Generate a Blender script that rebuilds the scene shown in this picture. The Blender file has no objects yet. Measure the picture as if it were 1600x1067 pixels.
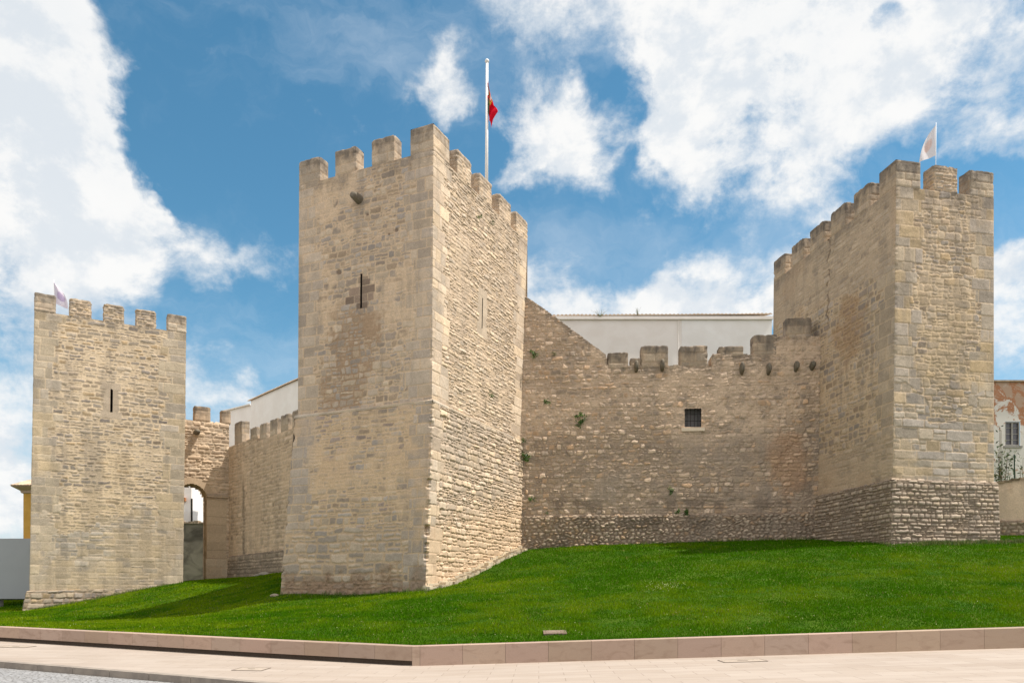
import bpy, math, random
import numpy as np
from mathutils import Vector

SC = bpy.context.scene
COL = SC.collection
R = math.radians
random.seed(7)
rng = np.random.default_rng(11)

# ------------------------------------------------------------------ camera, light, exposure
F, HY, EYE = 1200.0, 925.0, 1.65          # focal length and horizon row of a 1600 px wide picture, eye height
cd = bpy.data.cameras.new('camera'); cam = bpy.data.objects.new('camera', cd); COL.objects.link(cam)
cam.location = (0, 0, EYE); cam.rotation_euler = (R(90), 0, 0)
cd.sensor_width = 36; cd.lens = F / 1600 * 36
cd.shift_x = 0; cd.shift_y = (HY - 533.5) / 1600
cd.clip_start = .1; cd.clip_end = 3000
SC.camera = cam
SC.view_settings.view_transform = 'Standard'; SC.view_settings.look = 'None'
SC.view_settings.gamma = 1; SC.view_settings.exposure = 0.66
SUN_AZ, SUN_EL = -6.5, 62.0              # azimuth from +X towards +Y
SKY_STRENGTH = .12
sl = bpy.data.lights.new('sun', 'SUN'); so = bpy.data.objects.new('sun', sl); COL.objects.link(so)
sl.energy = 3.9; sl.angle = R(.6); sl.color = (1, .93, .83)
sd = Vector((math.cos(R(SUN_EL)) * math.cos(R(SUN_AZ)), math.cos(R(SUN_EL)) * math.sin(R(SUN_AZ)), math.sin(R(SUN_EL))))
so.rotation_euler = (-sd).to_track_quat('-Z', 'Y').to_euler(); so.location = (30, -10, 60)


class NT:
    """small node-tree helper"""
    def __init__(s, tree): s.t = tree; s.n = tree.nodes; s.l = tree.links
    def new(s, typ, **kw):
        n = s.n.new(typ)
        for k, v in kw.items(): setattr(n, k, v)
        return n
    def set(s, sock, v):
        if hasattr(v, 'is_output') or isinstance(v, bpy.types.NodeSocket): s.l.new(v, sock)
        else: sock.default_value = v
    def math(s, op, a, b=None, c=None, clamp=False):
        n = s.new('ShaderNodeMath', operation=op, use_clamp=clamp)
        for i, v in enumerate((a, b, c)):
            if v is not None: s.set(n.inputs[i], v)
        return n.outputs[0]
    def vmath(s, op, a, b=None, scale=None):
        n = s.new('ShaderNodeVectorMath', operation=op)
        s.set(n.inputs[0], a)
        if b is not None: s.set(n.inputs[1], b)
        if scale is not None: s.set(n.inputs['Scale'], scale)
        return n.outputs['Value'] if op in ('DOT_PRODUCT', 'LENGTH', 'DISTANCE') else n.outputs[0]
    def ramp(s, v, a, b, lo=0., hi=1., smooth=True):
        n = s.new('ShaderNodeMapRange', interpolation_type='SMOOTHSTEP' if smooth else 'LINEAR', clamp=True)
        for i, x in enumerate((v, a, b, lo, hi)): s.set(n.inputs[i], x)
        return n.outputs[0]
    def noise(s, vec, scale, detail=4, rough=.5, dist=0., typ='FBM'):
        n = s.new('ShaderNodeTexNoise')
        if vec is not None: s.l.new(vec, n.inputs['Vector'])
        n.inputs['Scale'].default_value = scale; n.inputs['Detail'].default_value = detail
        n.inputs['Roughness'].default_value = rough; n.inputs['Distortion'].default_value = dist
        return n.outputs['Fac']
    def mix(s, f, a, b, mode='MIX'):
        n = s.new('ShaderNodeMix', data_type='RGBA', blend_type=mode)
        s.set(n.inputs[0], f)
        for k, v in ((6, a), (7, b)):
            if isinstance(v, tuple) and len(v) == 3: v = (*v, 1)
            s.set(n.inputs[k], v)
        return n.outputs[2]


def px_dir(px, py):
    v = Vector(((px - 800) / F, 1, (HY - py) / F)); return v.normalized(), v.length

# sky: Nishita air with banks of cumulus given as world directions
W = bpy.data.worlds.new('World'); SC.world = W; W.use_nodes = True
t = NT(W.node_tree); t.n.clear()
sky = t.new('ShaderNodeTexSky', sky_type='NISHITA', sun_disc=False, sun_elevation=R(SUN_EL), sun_rotation=R(90 - SUN_AZ),
            altitude=150, air_density=1.0, dust_density=.35, ozone_density=2.2)
hs = t.new('ShaderNodeHueSaturation'); hs.inputs['Saturation'].default_value = 1.2; hs.inputs['Hue'].default_value = .478
hs.inputs['Value'].default_value = .76
t.l.new(sky.outputs[0], hs.inputs['Color'])
D = t.new('ShaderNodeTexCoord').outputs['Generated']
D = t.vmath('NORMALIZE', D)
BLOBS = [  # picture position of a cloud bank's centre, its radius, its thickness
    (20, 110, 165, 1.35), (80, 260, 180, 1.35), (150, 330, 105, 1.0), (20, 380, 130, 1.1), (100, 75, 90, .95), (215, 350, 50, .6),
    (-120, 200, 220, 1), (10, 560, 95, .62), (10, 770, 90, .95), (130, 470, 110, .5), (-80, 700, 120, .8),
    (345, 390, 70, .85), (430, 405, 62, .8), (340, 600, 62, .72), (300, 570, 30, .6), (390, 610, 30, .55),
    (668, 105, 58, .85), (700, 145, 44, .8), (625, 125, 45, .8), (545, 160, 48, .72), (540, 210, 36, .5),
    (850, 205, 70, .9), (905, 250, 74, .9), (830, 250, 55, .8), (925, 195, 46, .8), (900, 300, 50, .6),
    (850, 50, 95, .55), (785, 8, 60, .55), (860, 90, 50, .4),
    (1010, 70, 130, .8), (1120, 150, 165, 1), (1270, 60, 190, .95), (1320, 160, 135, .95), (1040, 190, 100, .85),
    (1420, 90, 130, .85), (1180, 310, 85, 1.0), (1260, 285, 85, 1.0), (1090, 330, 66, .7), (1060, 260, 80, .95), (1340, 270, 66, .75),
    (1510, 30, 80, .5), (1590, 90, 85, .75), (1540, 215, 80, .65), (1490, 170, 70, .55), (1150, -60, 200, .9), (1650, 200, 120, .7),
    (895, 452, 66, .9), (1010, 440, 80, 1), (1110, 450, 95, 1), (1190, 440, 70, .9), (850, 480, 50, .8), (1000, 500, 130, .7), (1080, 395, 60, .6),
    (1585, 430, 62, .85), (1590, 520, 60, .7), (1680, 480, 120, .8), (960, 360, 60, .3)]
def warp_dir(D, scale, amt):
    n = t.new('ShaderNodeTexNoise'); t.l.new(D, n.inputs['Vector']); n.inputs['Scale'].default_value = scale; n.inputs['Detail'].default_value = 4; n.inputs['Roughness'].default_value = .6
    return t.vmath('ADD', D, t.vmath('SCALE', t.vmath('SUBTRACT', n.outputs['Color'], (.5, .5, .5)), scale=amt))
DW = t.vmath('NORMALIZE', warp_dir(warp_dir(D, 7, .085), 22, .05))
acc = None
for (bx, by, br, bw) in BLOBS:
    d, ln = px_dir(bx, by)
    ang = br / F / ln ** 1.5 * 1.25
    dot = t.vmath('DOT_PRODUCT', DW, tuple(d))
    m = t.ramp(dot, math.cos(ang * 1.3), 1., 0, bw, smooth=False)
    acc = m if acc is None else t.math('MAXIMUM', t.math('ADD', t.math('MULTIPLY', acc, .999), t.math('MULTIPLY', m, .12)), m)
for (bx, by, br, bw) in [(925, 95, 62, .55), (950, 165, 48, .5), (955, 240, 34, .4), (1160, 222, 48, .7), (1005, 350, 66, .9), (1150, 378, 72, .95), (880, 370, 66, .6), (1395, 245, 50, .6), (1480, 120, 50, .4), (430, 130, 190, .8), (400, 490, 90, .5),
                         (960, 395, 50, .7), (1350, 320, 70, .6), (750, 230, 36, .4), (1370, 25, 30, .5), (250, 200, 60, .6), (1500, 330, 50, .5), (600, 60, 60, .5), (300, 235, 75, .8), (335, 320, 50, .6), (1590, 330, 50, .7)]:
    d, ln = px_dir(bx, by); ang = br / F / ln ** 1.5 * 1.25
    acc = t.math('SUBTRACT', acc, t.ramp(t.vmath('DOT_PRODUCT', DW, tuple(d)), math.cos(ang * 1.3), 1., 0, bw, smooth=False))
acc = t.math('MAXIMUM', acc, -.4)
# unseen clouds added round the rest of the sky to fill the shade
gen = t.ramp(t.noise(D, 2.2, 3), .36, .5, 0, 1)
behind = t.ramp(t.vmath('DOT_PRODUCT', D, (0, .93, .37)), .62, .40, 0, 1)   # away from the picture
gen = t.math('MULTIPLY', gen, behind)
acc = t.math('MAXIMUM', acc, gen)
mp = t.new('ShaderNodeMapping'); t.l.new(D, mp.inputs[0]); mp.inputs['Scale'].default_value = (1, 1, 1.35)
n1 = t.noise(mp.outputs[0], 8.5, 14, .66, .15)
n2 = t.noise(mp.outputs[0], 30, 10, .66, .1)
nn = t.math('ADD', t.math('MULTIPLY', n1, .78), t.math('MULTIPLY', n2, .22))
dens = t.math('ADD', acc, t.math('MULTIPLY', t.math('SUBTRACT', nn, .5), t.math('ADD', 2.3, t.math('MULTIPLY', acc, .9))))
cover = t.ramp(dens, .12, .95)
# self shading of the clouds: compare the density with that a little nearer the sun
off = t.vmath('ADD', mp.outputs[0], tuple(sd * .045))
n3 = t.noise(off, 8.5, 8, .62, .15)
n0 = t.noise(mp.outputs[0], 8.5, 8, .62, .15)
shade = t.ramp(t.math('SUBTRACT', n3, n0), -.10, .12, 1.0, .82)
thick = t.ramp(t.noise(mp.outputs[0], 3.2, 9, .62, .2), .38, .68, 1., .91)
shade = t.math('MULTIPLY', shade, thick)
ccol = t.mix(t.ramp(shade, .78, 1.), (4.1, 4.35, 4.6), (5.3, 5.25, 5.15))
ccol = t.mix(t.math('MULTIPLY', behind, .9), ccol, (7.0, 6.6, 6.2))   # added unseen banks, brighter and warmer than the visible ones, as fill light
thin = t.ramp(D and t.vmath('DOT_PRODUCT', D, (0, 0, 1)), .0, .35, .55, 0.)   # paler air low down
air = t.mix(thin, hs.outputs[0], (2.6, 3.3, 3.9))
vs = t.new('ShaderNodeMapping'); t.l.new(DW, vs.inputs[0]); vs.inputs['Scale'].default_value = (1, 1, 1.8); vs.inputs['Rotation'].default_value = (0, R(25), 0)
veil = t.math('MULTIPLY', t.ramp(t.noise(vs.outputs[0], 3.4, 9, .62, .3), .44, .78), .38)      # thin high cirrus
air = t.mix(veil, air, (4.2, 4.6, 5.0))
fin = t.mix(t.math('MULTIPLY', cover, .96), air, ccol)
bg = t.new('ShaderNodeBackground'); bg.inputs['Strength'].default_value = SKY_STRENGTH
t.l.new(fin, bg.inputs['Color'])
t.l.new(bg.outputs[0], t.new('ShaderNodeOutputWorld').inputs[0])

# ------------------------------------------------------------------ object helpers
def at(px, py, Y):
    return Vector(((px - 800) / F * Y, Y, EYE + (HY - py) / F * Y))

def zat(py, Y): return EYE + (HY - py) / F * Y

def hit(px, A, B):
    """where the sight line of column px meets the plan line A-B: fraction along AB, point"""
    k = (px - 800) / F
    dx, dy = B[0] - A[0], B[1] - A[1]
    s = (k * A[1] - A[0]) / (dx - k * dy)
    return s, Vector((A[0] + s * dx, A[1] + s * dy, 0))

def tag(o, label=None, cat=None, group=None, kind=None):
    if label: o['label'] = label
    if cat: o['category'] = cat
    if group: o['group'] = group
    if kind: o['kind'] = kind
    return o

def empty(name, loc, label, cat, group=None):
    o = bpy.data.objects.new(name, None); COL.objects.link(o); o.location = loc
    o.empty_display_size = .3
    return tag(o, label, cat, group)

def link_mesh(name, me, mat, parent=None):
    o = bpy.data.objects.new(name, me); COL.objects.link(o)
    if mat: me.materials.append(mat)
    if parent is not None:
        o.parent = parent; o.matrix_parent_inverse.identity()
        o.location = -Vector(parent.location) if parent.type == 'EMPTY' else (0, 0, 0)
    return o

class MB:
    """collects world-space vertices, faces and tints for ONE mesh"""
    def __init__(s): s.v = []; s.q = []; s.t = []; s.c = []; s.n = 0
    def add(s, v, quads=None, tris=None, col=None):
        v = np.asarray(v, dtype=np.float64).reshape(-1, 3)
        s.v.append(v)
        if quads is not None and len(quads): s.q.append(np.asarray(quads, dtype=np.int64).reshape(-1, 4) + s.n)
        if tris is not None and len(tris): s.t.append(np.asarray(tris, dtype=np.int64).reshape(-1, 3) + s.n)
        c = np.ones((len(v), 3)) * .5 if col is None else np.asarray(col, dtype=np.float64)
        if c.ndim == 1: c = np.tile(c, (len(v), 1))
        s.c.append(c); s.n += len(v)
        return s
    def quad(s, a, b, c, d, col=None): return s.add([a, b, c, d], quads=[[0, 1, 2, 3]], col=col)
    def box(s, o, ax, ay, az, col=None):
        """parallelepiped from corner o along three edge vectors"""
        o, ax, ay, az = (np.array(x, dtype=float) for x in (o, ax, ay, az))
        v = [o, o + ax, o + ax + ay, o + ay, o + az, o + ax + az, o + ax + ay + az, o + ay + az]
        f = [[0, 3, 2, 1], [4, 5, 6, 7], [0, 1, 5, 4], [1, 2, 6, 5], [2, 3, 7, 6], [3, 0, 4, 7]]
        if np.dot(np.cross(ax, ay), az) < 0: f = [q[::-1] for q in f]
        return s.add(v, quads=f, col=col)
    def tube(s, p0, p1, r0, r1, n=8, col=None, caps=True):
        p0, p1 = Vector(p0), Vector(p1); d = (p1 - p0).normalized()
        a = d.orthogonal().normalized(); b = d.cross(a)
        v = []
        for p, r in ((p0, r0), (p1, r1)):
            for k in range(n):
                w = 2 * math.pi * k / n; v.append(p + (a * math.cos(w) + b * math.sin(w)) * r)
        q = [[k, (k + 1) % n, n + (k + 1) % n, n + k] for k in range(n)]
        tr = []
        if caps:
            v += [p0, p1]
            tr = [[2 * n, (k + 1) % n, k] for k in range(n)] + [[2 * n + 1, n + k, n + (k + 1) % n] for k in range(n)]
        return s.add(v, quads=q, tris=tr, col=col)
    def build(s, name, mat, parent=None, smooth=False):
        v = np.concatenate(s.v); c = np.concatenate(s.c)
        q = np.concatenate(s.q) if s.q else np.zeros((0, 4), int)
        tr = np.concatenate(s.t) if s.t else np.zeros((0, 3), int)
        me = bpy.data.meshes.new(name)
        me.vertices.add(len(v)); me.vertices.foreach_set('co', v.astype(np.float32).ravel())
        nl = q.size + tr.size
        me.loops.add(nl); me.loops.foreach_set('vertex_index', np.concatenate([q.ravel(), tr.ravel()]).astype(np.int32))
        me.polygons.add(len(q) + len(tr))
        st = np.concatenate([np.arange(len(q)) * 4, q.size + np.arange(len(tr)) * 3]).astype(np.int32)
        me.polygons.foreach_set('loop_start', st)
        me.polygons.foreach_set('use_smooth', np.full(len(st), smooth, dtype=bool))
        a = me.color_attributes.new('tint', 'FLOAT_COLOR', 'POINT')
        a.data.foreach_set('color', np.concatenate([c, np.ones((len(c), 1))], 1).astype(np.float32).ravel())
        me.update(calc_edges=True); me.validate()
        return link_mesh(name, me, mat, parent)

# ------------------------------------------------------------------ noise in numpy
def hsh(i, j, k):
    i = np.asarray(i).astype(np.int64); j = np.asarray(j).astype(np.int64)
    h = (i * 374761393 + j * 668265263 + np.int64(k) * 2147483647 + 1274126177) & 0xFFFFFFFF
    h = ((h ^ (h >> 13)) * 1274126177) & 0xFFFFFFFF
    h = ((h ^ (h >> 16)) * 2246822519) & 0xFFFFFFFF
    h = h ^ (h >> 15)
    return (h & 0xFFFFFF) / float(0x1000000)

def vnoise(u, v, seed):
    iu, iv = np.floor(u), np.floor(v); fu, fv = u - iu, v - iv
    fu = fu ** 3 * (fu * (fu * 6 - 15) + 10); fv = fv ** 3 * (fv * (fv * 6 - 15) + 10)
    a = hsh(iu, iv, seed); b = hsh(iu + 1, iv, seed); c = hsh(iu, iv + 1, seed); d = hsh(iu + 1, iv + 1, seed)
    return ((a * (1 - fu) + b * fu) * (1 - fv) + (c * (1 - fu) + d * fu) * fv) * 2 - 1

def fbm(u, v, seed, octv=4, gain=.5):
    s = 0.; a = 1.; n = 0.; f = 1.
    for k in range(octv):
        s = s + a * vnoise(u * f + 13.7 * k, v * f + 7.1 * k, seed + k * 17); n += a; a *= gain; f *= 2.03
    return s / n

def sst(a, b, x):
    x = np.clip((x - a) / (b - a), 0, 1); return x * x * (3 - 2 * x)

def voronoi(u, v, seed, ju=.85, jv=.7):
    """cell borders: distance to the border in cell units, cell ids, offset from the site"""
    iu, iv = np.floor(u), np.floor(v)
    best = np.full(u.shape, 1e9); bi = np.zeros(u.shape); bj = np.zeros(u.shape); bx = np.zeros(u.shape); by = np.zeros(u.shape)
    P = []
    for a in (-1, 0, 1):
        for b in (-1, 0, 1):
            x = iu + a + .5 + (hsh(iu + a, iv + b, seed) - .5) * ju; y = iv + b + .5 + (hsh(iu + a, iv + b, seed + 5) - .5) * jv
            d = (x - u) ** 2 + (y - v) ** 2; P.append((x, y))
            k = d < best
            best = np.where(k, d, best); bi = np.where(k, iu + a, bi); bj = np.where(k, iv + b, bj); bx = np.where(k, x, bx); by = np.where(k, y, by)
    e = np.full(u.shape, 1e9)
    for x, y in P:
        dx, dy = x - bx, y - by; ln = np.sqrt(dx * dx + dy * dy)
        k = ln > 1e-6; ln = np.where(k, ln, 1)
        dd = (((x + bx) / 2 - u) * dx + ((y + by) / 2 - v) * dy) / ln
        e = np.where(k, np.minimum(e, dd), e)
    return e, bi, bj, u - bx, v - by

def courses(u, z, h, l, seed, rad=.05, split=0.):
    """coursed blocks of uneven height and length: metres to the joint, ids, offset from the block's middle"""
    r = np.random.default_rng(seed)
    hs_ = h * r.uniform(.72, 1.35, int(60 / h) + 20); cum = np.concatenate([[0], np.cumsum(hs_)]) - 8
    row = np.clip(np.searchsorted(cum, z) - 1, 0, len(hs_) - 1)
    zl, zh = cum[row], cum[row + 1]
    lr = l * (.75 + .6 * hsh(row, 3, seed))
    x = u / lr + hsh(row, 9, seed) * 17
    i = np.floor(x)
    b = lambda k: k + (hsh(row, k, seed + 2) - .5) * .62
    i = np.where(x < b(i), i - 1, i); i = np.where(x > b(i + 1), i + 1, i)
    xl, xr = (x - b(i)) * lr, (b(i + 1) - x) * lr
    if split:
        hh = hsh(row, i, seed + 6); cut = (hh < split) & (zh - zl > h * .75); zc_ = zl + (zh - zl) * (.38 + .24 * hsh(row, i, seed + 8)); up = z > zc_
        zl = np.where(cut & up, zc_, zl); zh = np.where(cut & ~up, zc_, zh); row = np.where(cut & up, row + 5000, row)
        # the lower or upper half may be two short stones
        mid_ = (xl - xr) / 2 - lr * .2 * (hsh(row, i, seed + 9) - .5); two = cut & (hsh(row, i, seed + 10) < .5); right = mid_ > 0
        nx = np.where(right, mid_, xl); nr = np.where(right, xr, -mid_); xl = np.where(two, nx, xl); xr = np.where(two, nr, xr); i = np.where(two & right, i + 7000, i)
    dx = np.minimum(xl, xr); dz = np.minimum(z - zl, zh - z)
    e = rad - np.sqrt(np.maximum(rad - dx, 0) ** 2 + np.maximum(rad - dz, 0) ** 2)
    e = np.where((dx > rad) | (dz > rad), np.minimum(np.minimum(dx, dz), e + 10 * ((dx > rad) & (dz > rad))), e)
    return e, row, i, (xl - xr) / 2, z - (zl + zh) / 2

# ------------------------------------------------------------------ stone styles
def A3(*x): return np.array(x, dtype=float)
GAIN = A3(1.235, 1.16, 1.15)        # pale warm limestone
MORTAR = A3(.47, .37, .245)
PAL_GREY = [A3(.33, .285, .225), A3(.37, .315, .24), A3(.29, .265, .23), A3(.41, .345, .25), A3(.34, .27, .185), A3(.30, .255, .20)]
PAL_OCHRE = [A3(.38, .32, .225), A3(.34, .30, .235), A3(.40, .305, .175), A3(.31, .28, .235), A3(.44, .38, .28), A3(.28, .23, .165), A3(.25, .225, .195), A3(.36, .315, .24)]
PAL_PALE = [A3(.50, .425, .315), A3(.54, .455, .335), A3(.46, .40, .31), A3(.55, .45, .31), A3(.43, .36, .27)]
PAL_QUOIN = [A3(.43, .37, .275), A3(.40, .345, .26), A3(.46, .39, .275), A3(.44, .37, .26), A3(.39, .35, .28)]
PAL_ROSE = [A3(.36, .28, .19), A3(.42, .33, .235), A3(.31, .25, .18), A3(.46, .37, .275), A3(.26, .215, .165), A3(.40, .28, .17)]
LICHEN = A3(.105, .095, .08)
RUST = A3(.36, .19, .07)

def pick(pal, h):
    k = np.clip((h * len(pal)).astype(int), 0, len(pal) - 1); return np.array(pal)[k]

def stone_style(seed, cell=(.32, .17), coursed=False, jit=(.85, .7), warp=.05, gap=.012, soft=.03, bulge=.03, tilt=.05, pal=PAL_GREY,
                mortar=MORTAR, smear=.5, smear_at=.05, quoin=(), qw=.8, qh=.42, ql=.9, qpal=PAL_QUOIN, qgap=.006, qbulge=.012, qmortar=None, extra=None, rough=.006, split=.0, rad=None, gain=1., streak=1.):
    def f(u, z, Wd):
        wu = u + warp * fbm(u * 1.7, z * 1.7, seed + 1, 3) + warp * .4 * fbm(u * 7, z * 7, seed + 21, 2)
        wz = z + warp * .6 * fbm(u * 1.3, z * 1.9, seed + 2, 3) + warp * .35 * fbm(u * 7, z * 7, seed + 22, 2)
        if coursed:
            e, i, j, ou, oz = courses(wu, wz, cell[1], cell[0], seed, rad=rad or min(.06, cell[1] * .4), split=split)
        else:
            e, i, j, ou, oz = voronoi(wu / cell[0] + .5 * (np.floor(wz / cell[1]) % 2), wz / cell[1], seed, *jit)
            sc = cell[1] * .75 + cell[0] * .25; e = e * sc; ou = ou * cell[0]; oz = oz * cell[1]
        h1, h2, h3, h4 = (hsh(i, j, seed + k) for k in (31, 32, 33, 34))
        fine = fbm(u * 9, z * 9, seed + 3, 4, .6); mid = fbm(u * 2.2, z * 2.2, seed + 4, 4); big = fbm(u * .45, z * .45, seed + 5, 4)
        m = sst(gap, gap + soft, e + .010 * fine)
        sm = sst(smear_at, smear_at + .3, big * .75 + mid * .5 + .15 * fine) * smear
        col = pick(pal, h1) * (.76 + .46 * h2)[:, None] * (1 + .13 * fine + .09 * mid)[:, None]
        mcol = mortar[None, :] * (1 + .08 * mid + .06 * fine + .08 * big)[:, None]
        d = bulge * m * (.45 + .9 * h2) + m * tilt * ((h3 - .5) * ou + (h4 - .5) * 1.6 * oz)
        d = d * (1 - .75 * sm) + bulge * .75 * sm
        m = m * (1 - sm * .9)
        if len(quoin):
            qm = qmortar if qmortar is not None else mortar
            qe, qi, qj, qu, qz = courses(u + .012 * fbm(u * 2, z * 2, seed + 7, 2), z + .02 * fbm(u * 1.2, z * 1.2, seed + 8, 2), qh, ql, seed + 77, rad=.02)
            w = qw * (.62 + .75 * hsh(qi, 1, seed + 78))
            inside = np.zeros(u.shape, bool); bd = np.full(u.shape, 1e9)
            if 'L' in quoin: inside |= u < w; bd = np.minimum(bd, np.abs(u - w))
            if 'R' in quoin:
                w2 = qw * (.62 + .75 * hsh(qi, 2, seed + 79)); inside |= u > Wd - w2; bd = np.minimum(bd, np.abs(u - (Wd - w2)))
            if 'A' in quoin: inside |= True
            qe = np.minimum(qe, bd)
            q1, q2 = hsh(qi, qj, seed + 51), hsh(qi, qj, seed + 52)
            qmk = sst(qgap, qgap + .02, qe + .006 * fine)
            qcol = pick(qpal, q1) * (.82 + .34 * q2)[:, None] * (1 + .11 * fine + .12 * mid)[:, None]
            qd = qbulge * qmk * (.5 + q2) + .5 * bulge * .5 + qmk * .02 * (q1 - .5) * qz
            qs = sst(.15, .5, mid * .6 + big * .6) * .5
            qmk2 = qmk * (1 - qs)
            m = np.where(inside, qmk2, m); col = np.where(inside[:, None], qcol, col); d = np.where(inside, qd, d)
            mcol = np.where(inside[:, None], qm[None, :] * (1 + .08 * mid)[:, None], mcol)
        c = mcol * (1 - m[:, None]) + col * m[:, None]
        run = fbm(u * 1.9, z * .22, seed + 9, 4, .6); weather = sst(.02, .5, run + .5 * big + .2 * fine)      # grey run-off streaks and old damp patches
        c = c * (1 + .09 * big)[:, None]; c = c * (1 - .26 * weather * streak)[:, None] + (.26 * weather * streak)[:, None] * A3(.20, .18, .15)[None]
        d = d + rough * fine + rough * 2.0 * mid
        if extra is not None: d, c = extra(u, z, Wd, d, c, dict(fine=fine, mid=mid, big=big, m=m, e=e, h1=h1))
        c = c * GAIN[None] * gain; L_ = c @ A3(.3, .59, .11)      # a touch greyer
        return d, np.clip(c * .90 + L_[:, None] * .10, .02, .85)
    return f

def combine(sa, sb, where):
    """a wall in two builds: style sb wherever the rule says so"""
    def f(u, z, Wd):
        da, ca = sa(u, z, Wd); db, cb = sb(u, z, Wd); k = where(u, z)
        return np.where(k, db, da), np.where(k[:, None], cb, ca)
    return f

def blend(c, k, colr): return c * (1 - k[:, None]) + colr[None, :] * k[:, None]

def lichen_top(c, u, z, ztop, depth, seed, amt=.7):
    """grey lichen and soot that grew down from an exposed top edge"""
    k = sst(depth, 0, ztop - z + depth * .7 * fbm(u * 3, z * .8, seed, 3)) * (.6 + .6 * fbm(u * 6, z * 2, seed + 1, 3))
    k2 = sst(.08, .42, fbm(u * 4.5, z * 3.5, seed + 2, 4, .6) + .35 * sst(depth * 1.1, 0, ztop - z)) * sst(depth * 2.2, 0, ztop - z)
    return blend(c, np.clip(k * amt * 1.15 + .45 * amt * k2, 0, .88), LICHEN)

# ------------------------------------------------------------------ masonry surface
def surface(mb, A0, B0, A1, B1, style, step, u0=0., ztop=None, hole=None, taper=(1, 1, 1, 1), width=None, edge=(None, None), swap=False, sag=0., zshift=0.):
    """a displaced, tinted wall patch: A0 B0 bottom left and right, A1 B1 top left and right, seen from outside"""
    A0, B0, A1, B1 = (np.array(p, dtype=float) for p in (A0, B0, A1, B1))
    wd = np.linalg.norm(B1 - A1) if np.linalg.norm(B1 - A1) > 1e-3 else np.linalg.norm(B0 - A0)
    hg = max(np.linalg.norm(A1 - A0), np.linalg.norm(B1 - B0))
    nu, nv = max(2, int(math.ceil(wd / step))), max(2, int(math.ceil(hg / step)))
    s, tt = np.meshgrid(np.linspace(0, 1, nu + 1), np.linspace(0, 1, nv + 1))
    s = s.ravel(); tt = tt.ravel()
    lo = A0[None] * (1 - s[:, None]) + B0[None] * s[:, None]; hi = A1[None] * (1 - s[:, None]) + B1[None] * s[:, None]
    if ztop is not None: hi[:, 2] = ztop(s * wd)
    P = lo * (1 - tt[:, None]) + hi * tt[:, None]
    n = np.cross(B0 - A0, A1 - A0); n /= np.linalg.norm(n)
    u = u0 + s * wd
    z = P[:, 2] if not swap else tt * hg
    d, c = style(u, z + zshift, width if width else wd)
    du = [s * wd, (1 - s) * wd, tt * hg, (1 - tt) * hg]
    tp = np.ones(len(s))
    for k in range(4):
        if taper[k]: tp = np.minimum(tp, .15 + .85 * sst(0, .05, du[k]))
    P = P + n[None] * (d * tp)[:, None]
    for k in (0, 1):
        if edge[k] is not None:
            vec, sd_, amp = edge[k]
            ch = sst(.1, .75, fbm(z * 2.2 + sd_, z * 0 + 3.3, sd_, 4, .6) + .0) * amp + amp * .18 * (fbm(z * 7, z * 0, sd_ + 3, 3) + .6)
            P = P - np.array(vec)[None] * (ch * (1 - sst(0, .16, du[k])))[:, None]
    idx = np.arange((nu + 1) * (nv + 1)).reshape(nv + 1, nu + 1)
    q = np.stack([idx[:-1, :-1], idx[:-1, 1:], idx[1:, 1:], idx[1:, :-1]], -1).reshape(-1, 4)
    if hole is not None:
        hm = hole(s * wd, P[:, 2])
        q = q[~hm[q].all(1)]
    mb.add(P, quads=q, col=c)
    return wd

def v2(p, z): return np.array([p[0], p[1], z], dtype=float)

def stone_block(mb, a, b, n, th, z0, z1, style, step, u0=0., width=None, sides='LRTB', wob=.0, zt2=None):
    """a merlon: outer edge a-b in plan (left to right from outside), outward normal n, thickness th"""
    a = np.array(a[:2], dtype=float); b = np.array(b[:2], dtype=float); n = np.array(n[:2], dtype=float)
    ai, bi = a - n * th, b - n * th
    w = np.linalg.norm(b - a); za, zb = z1, (z1 if zt2 is None else zt2)
    d3 = np.r_[(b - a) / w, 0.]; n3 = np.r_[n, 0.]; sa, sb = int(abs(a[0] * 131 + a[1] * 57)) % 9000, int(abs(b[0] * 131 + b[1] * 57)) % 9000
    ea, eb = (n3 - d3, sa, .035), (n3 + d3, sb, .035)
    worn = lambda L: (lambda s_: z1 - .025 * np.exp(-s_ / .04) - .025 * np.exp(-(L - s_) / .04) + .022 * fbm(s_ * 4 + sa, s_ * 0, sa, 3) - .03 * sst(.2, .6, fbm(s_ * 6 + sb, s_ * 0, sb, 2)))
    surface(mb, v2(a, z0), v2(b, z0), v2(a, za), v2(b, zb), style, step, u0, width=width or 1e3, edge=(ea, eb), ztop=worn(w))
    if 'R' in sides: surface(mb, v2(b, z0), v2(bi, z0), v2(b, zb), v2(bi, zb), style, step, u0 + w, width=1e3, edge=(eb, None), ztop=worn(th))
    if 'L' in sides: surface(mb, v2(ai, z0), v2(a, z0), v2(ai, za), v2(a, za), style, step, u0 - th, width=1e3, edge=(None, ea), ztop=worn(th))
    if 'B' in sides: surface(mb, v2(bi, z0), v2(ai, z0), v2(bi, zb), v2(ai, za), style, step * 2, u0 + 30, width=1e3)
    if 'T' in sides: surface(mb, v2(a + (b - a) / w * .04 - n * .04, za - .03), v2(b - (b - a) / w * .04 - n * .04, zb - .03), v2(ai, za), v2(bi, zb), style, step, u0, swap=True, zshift=z1, width=1e3)

# ------------------------------------------------------------------ materials
def mat(name, rough=.9, spec=.25):
    m = bpy.data.materials.new(name); m.use_nodes = True
    t = NT(m.node_tree); b = t.n['Principled BSDF']
    b.inputs['Roughness'].default_value = rough; b.inputs['Specular IOR Level'].default_value = spec
    return m, t, b

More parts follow.
